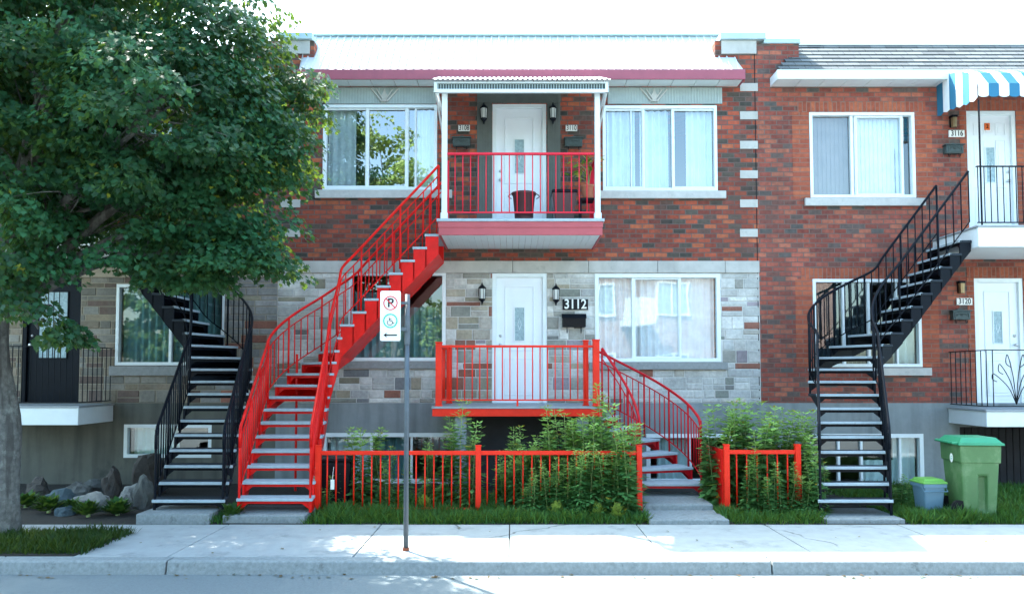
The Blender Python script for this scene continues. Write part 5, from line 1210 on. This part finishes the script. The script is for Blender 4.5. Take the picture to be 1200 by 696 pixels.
# potted plant on the balcony
x, _ = at(690, 195, 12.25); zz = zf+.45
t = thing('potted_plant', 'potted plant with yellow-green leaves in the right corner of the upper balcony', 'plant', (x, 12.3, zz))
MB().lathe([(.08, zz), (.12, zz+.2), (.135, zz+.2), (.135, zz+.23), (.11, zz+.23)], x, 12.3, 16).build('pot', M['terra'], t, smooth=False)
P = []; T = []; N_ = []; S = []; C = []; m = MB()
for i in range(9):
    a = rng.uniform(0, 6.28); l = rng.uniform(.12, .3); hgt = rng.uniform(.15, .55); e = Vector((x+math.cos(a)*l, 12.3+math.sin(a)*l*.7, zz+.2+hgt)); m.tube([(x, 12.3, zz+.2), (x+math.cos(a)*l*.3, 12.3, zz+.2+hgt*.7), e], .005, 4)
    for k in range(8):
        p = np.array(e)+rng.normal(0, .05, 3); P.append(p); T.append(rng.normal(0, 1, 3)*[1, 1, .5]+[math.cos(a), math.sin(a), -.5]); N_.append(rng.normal(0, .4, 3)+[0, -.4, 1]); S.append(rng.uniform(.08, .14)); C.append(np.array((.16, .26, .04) if rng.random() < .6 else (.42, .36, .06))*rng.uniform(.7, 1.2))
m.build('stem', M['stem'], t); leaf_mesh('foliage', OVAL, np.array(P), np.array(N_), np.array(T), np.array(S), np.array(C), M['weed'], t, loc=(x, 12.3, zz))
# fallen leaves along the kerb
n = 130; P = np.stack([rng.uniform(-6.5, 7, n), np.where(rng.random(n) < .75, rng.uniform(7.45, 7.6, n), rng.uniform(7.9, 9.5, n)), np.zeros(n)], 1); P[:, 2] = np.where(P[:, 1] < 7.61, -.126, .006)
tag(leaf_mesh('fallen_leaves', MAPLE, P, np.tile([0., 0, 1], (n, 1))+rng.normal(0, .12, (n, 3)), rng.normal(0, 1, (n, 3))*[1, 1, .05], rng.uniform(.02, .055, n), np.array([.14, .08, .05])[None, :]*rng.uniform(.4, 1.6, (n, 1)), M['weed']), 'dry brown fallen leaves scattered along the kerb', 'leaves', kind='stuff')
# ------------------------------------------------------------------ ACROSS THE STREET (mirrored in the windows)
ob = thing('apartment_building', 'pink brick house across the street mirrored in the lower right window', 'building', (8, -6.5, 0))
m = MB(); m.box(1.5, 14, -12, -6.5, 0, 6.9); m.build('wall', M['pinkb'], ob)
MB().box(1.4, 14.1, -6.7, -6.3, 6.9, 7.25).build('cornice', M['white'], ob)
for x in (3.0, 6.2, 9.6):
    for z in (1.3, 4.4):
        w_ = MB(); ring(w_, x, x+1.5, z, z+1.5, .08, -6.5+.001, -6.42); w_.box(x+.71, x+.79, -6.499, -6.43, z+.08, z+1.42); w_ = w_.build('window', M['white'], ob)
        MB().box(x+.08, x+1.42, -6.499, -6.47, z+.08, z+1.42).build('pane', M['frost'], w_)
MB().box(4.7, 6.0, -6.49, -5.4, 4.0, 4.25).box(4.7, 6.0, -5.44, -5.40, 4.25, 5.1).build('balcony', M['white'], ob)
tree('street_tree', 'tree across the street seen only mirrored in the upper left window', (-5.0, -5.6, 0), [(-6.9, -5.6, 9.3, 2.0, 1.6, 1.9), (-4.5, -5.6, 10.2, 1.7, 1.5, 1.7), (-5.7, -5.6, 12.0, 1.3, 1.2, 1.0), (-5.2, -5.8, 7.4, 2.2, 1.6, 1.6)], 120, 55,
     [(-5, -5.6, -.05), (-5, -5.6, .4), (-5, -5.6, 3), (-5.1, -5.6, 6)], .2, .15, (.15, .24, .06), spray_r=.6, rshell=(.3, 1.0))
tree('street_tree', 'rounder tree across the street, crown shaped to mask bright reflections in the lower left window', (-2.6, -6.5, 0), [(-3.6, -6.5, 3.8, 2.2, 1.6, 1.9), (-1.6, -6.7, 5.0, 1.5, 1.2, 1.3), (-5.8, -6.7, 3.4, 1.5, 1.2, 1.9)], 130, 60,
     [(-2.6, -6.5, -.05), (-2.6, -6.5, .4), (-2.6, -6.5, 2), (-2.6, -6.5, 3.5)], .15, .16, (.13, .22, .06), spray_r=.6, rshell=(.3, 1.0))  # crown placed and enlarged to block bright reflections in the lower left window
tree('street_tree', 'wide dark tree added across the street to darken reflections in the far left windows', (-13, -6.5, 0), [(-13.5, -6.5, 3.4, 3.2, 1.6, 2.4), (-10.0, -6.8, 3.6, 2.2, 1.5, 2.2), (-16, -6.8, 4.0, 2.2, 1.5, 2.4)], 150, 60,
     [(-13, -6.5, -.05), (-13, -6.5, .4), (-13, -6.5, 2), (-13, -6.5, 3.5)], .2, .22, (.05, .11, .03), spray_r=.7, rshell=(.3, 1.0))  # unseen tree added to keep bright reflections off the far left windows
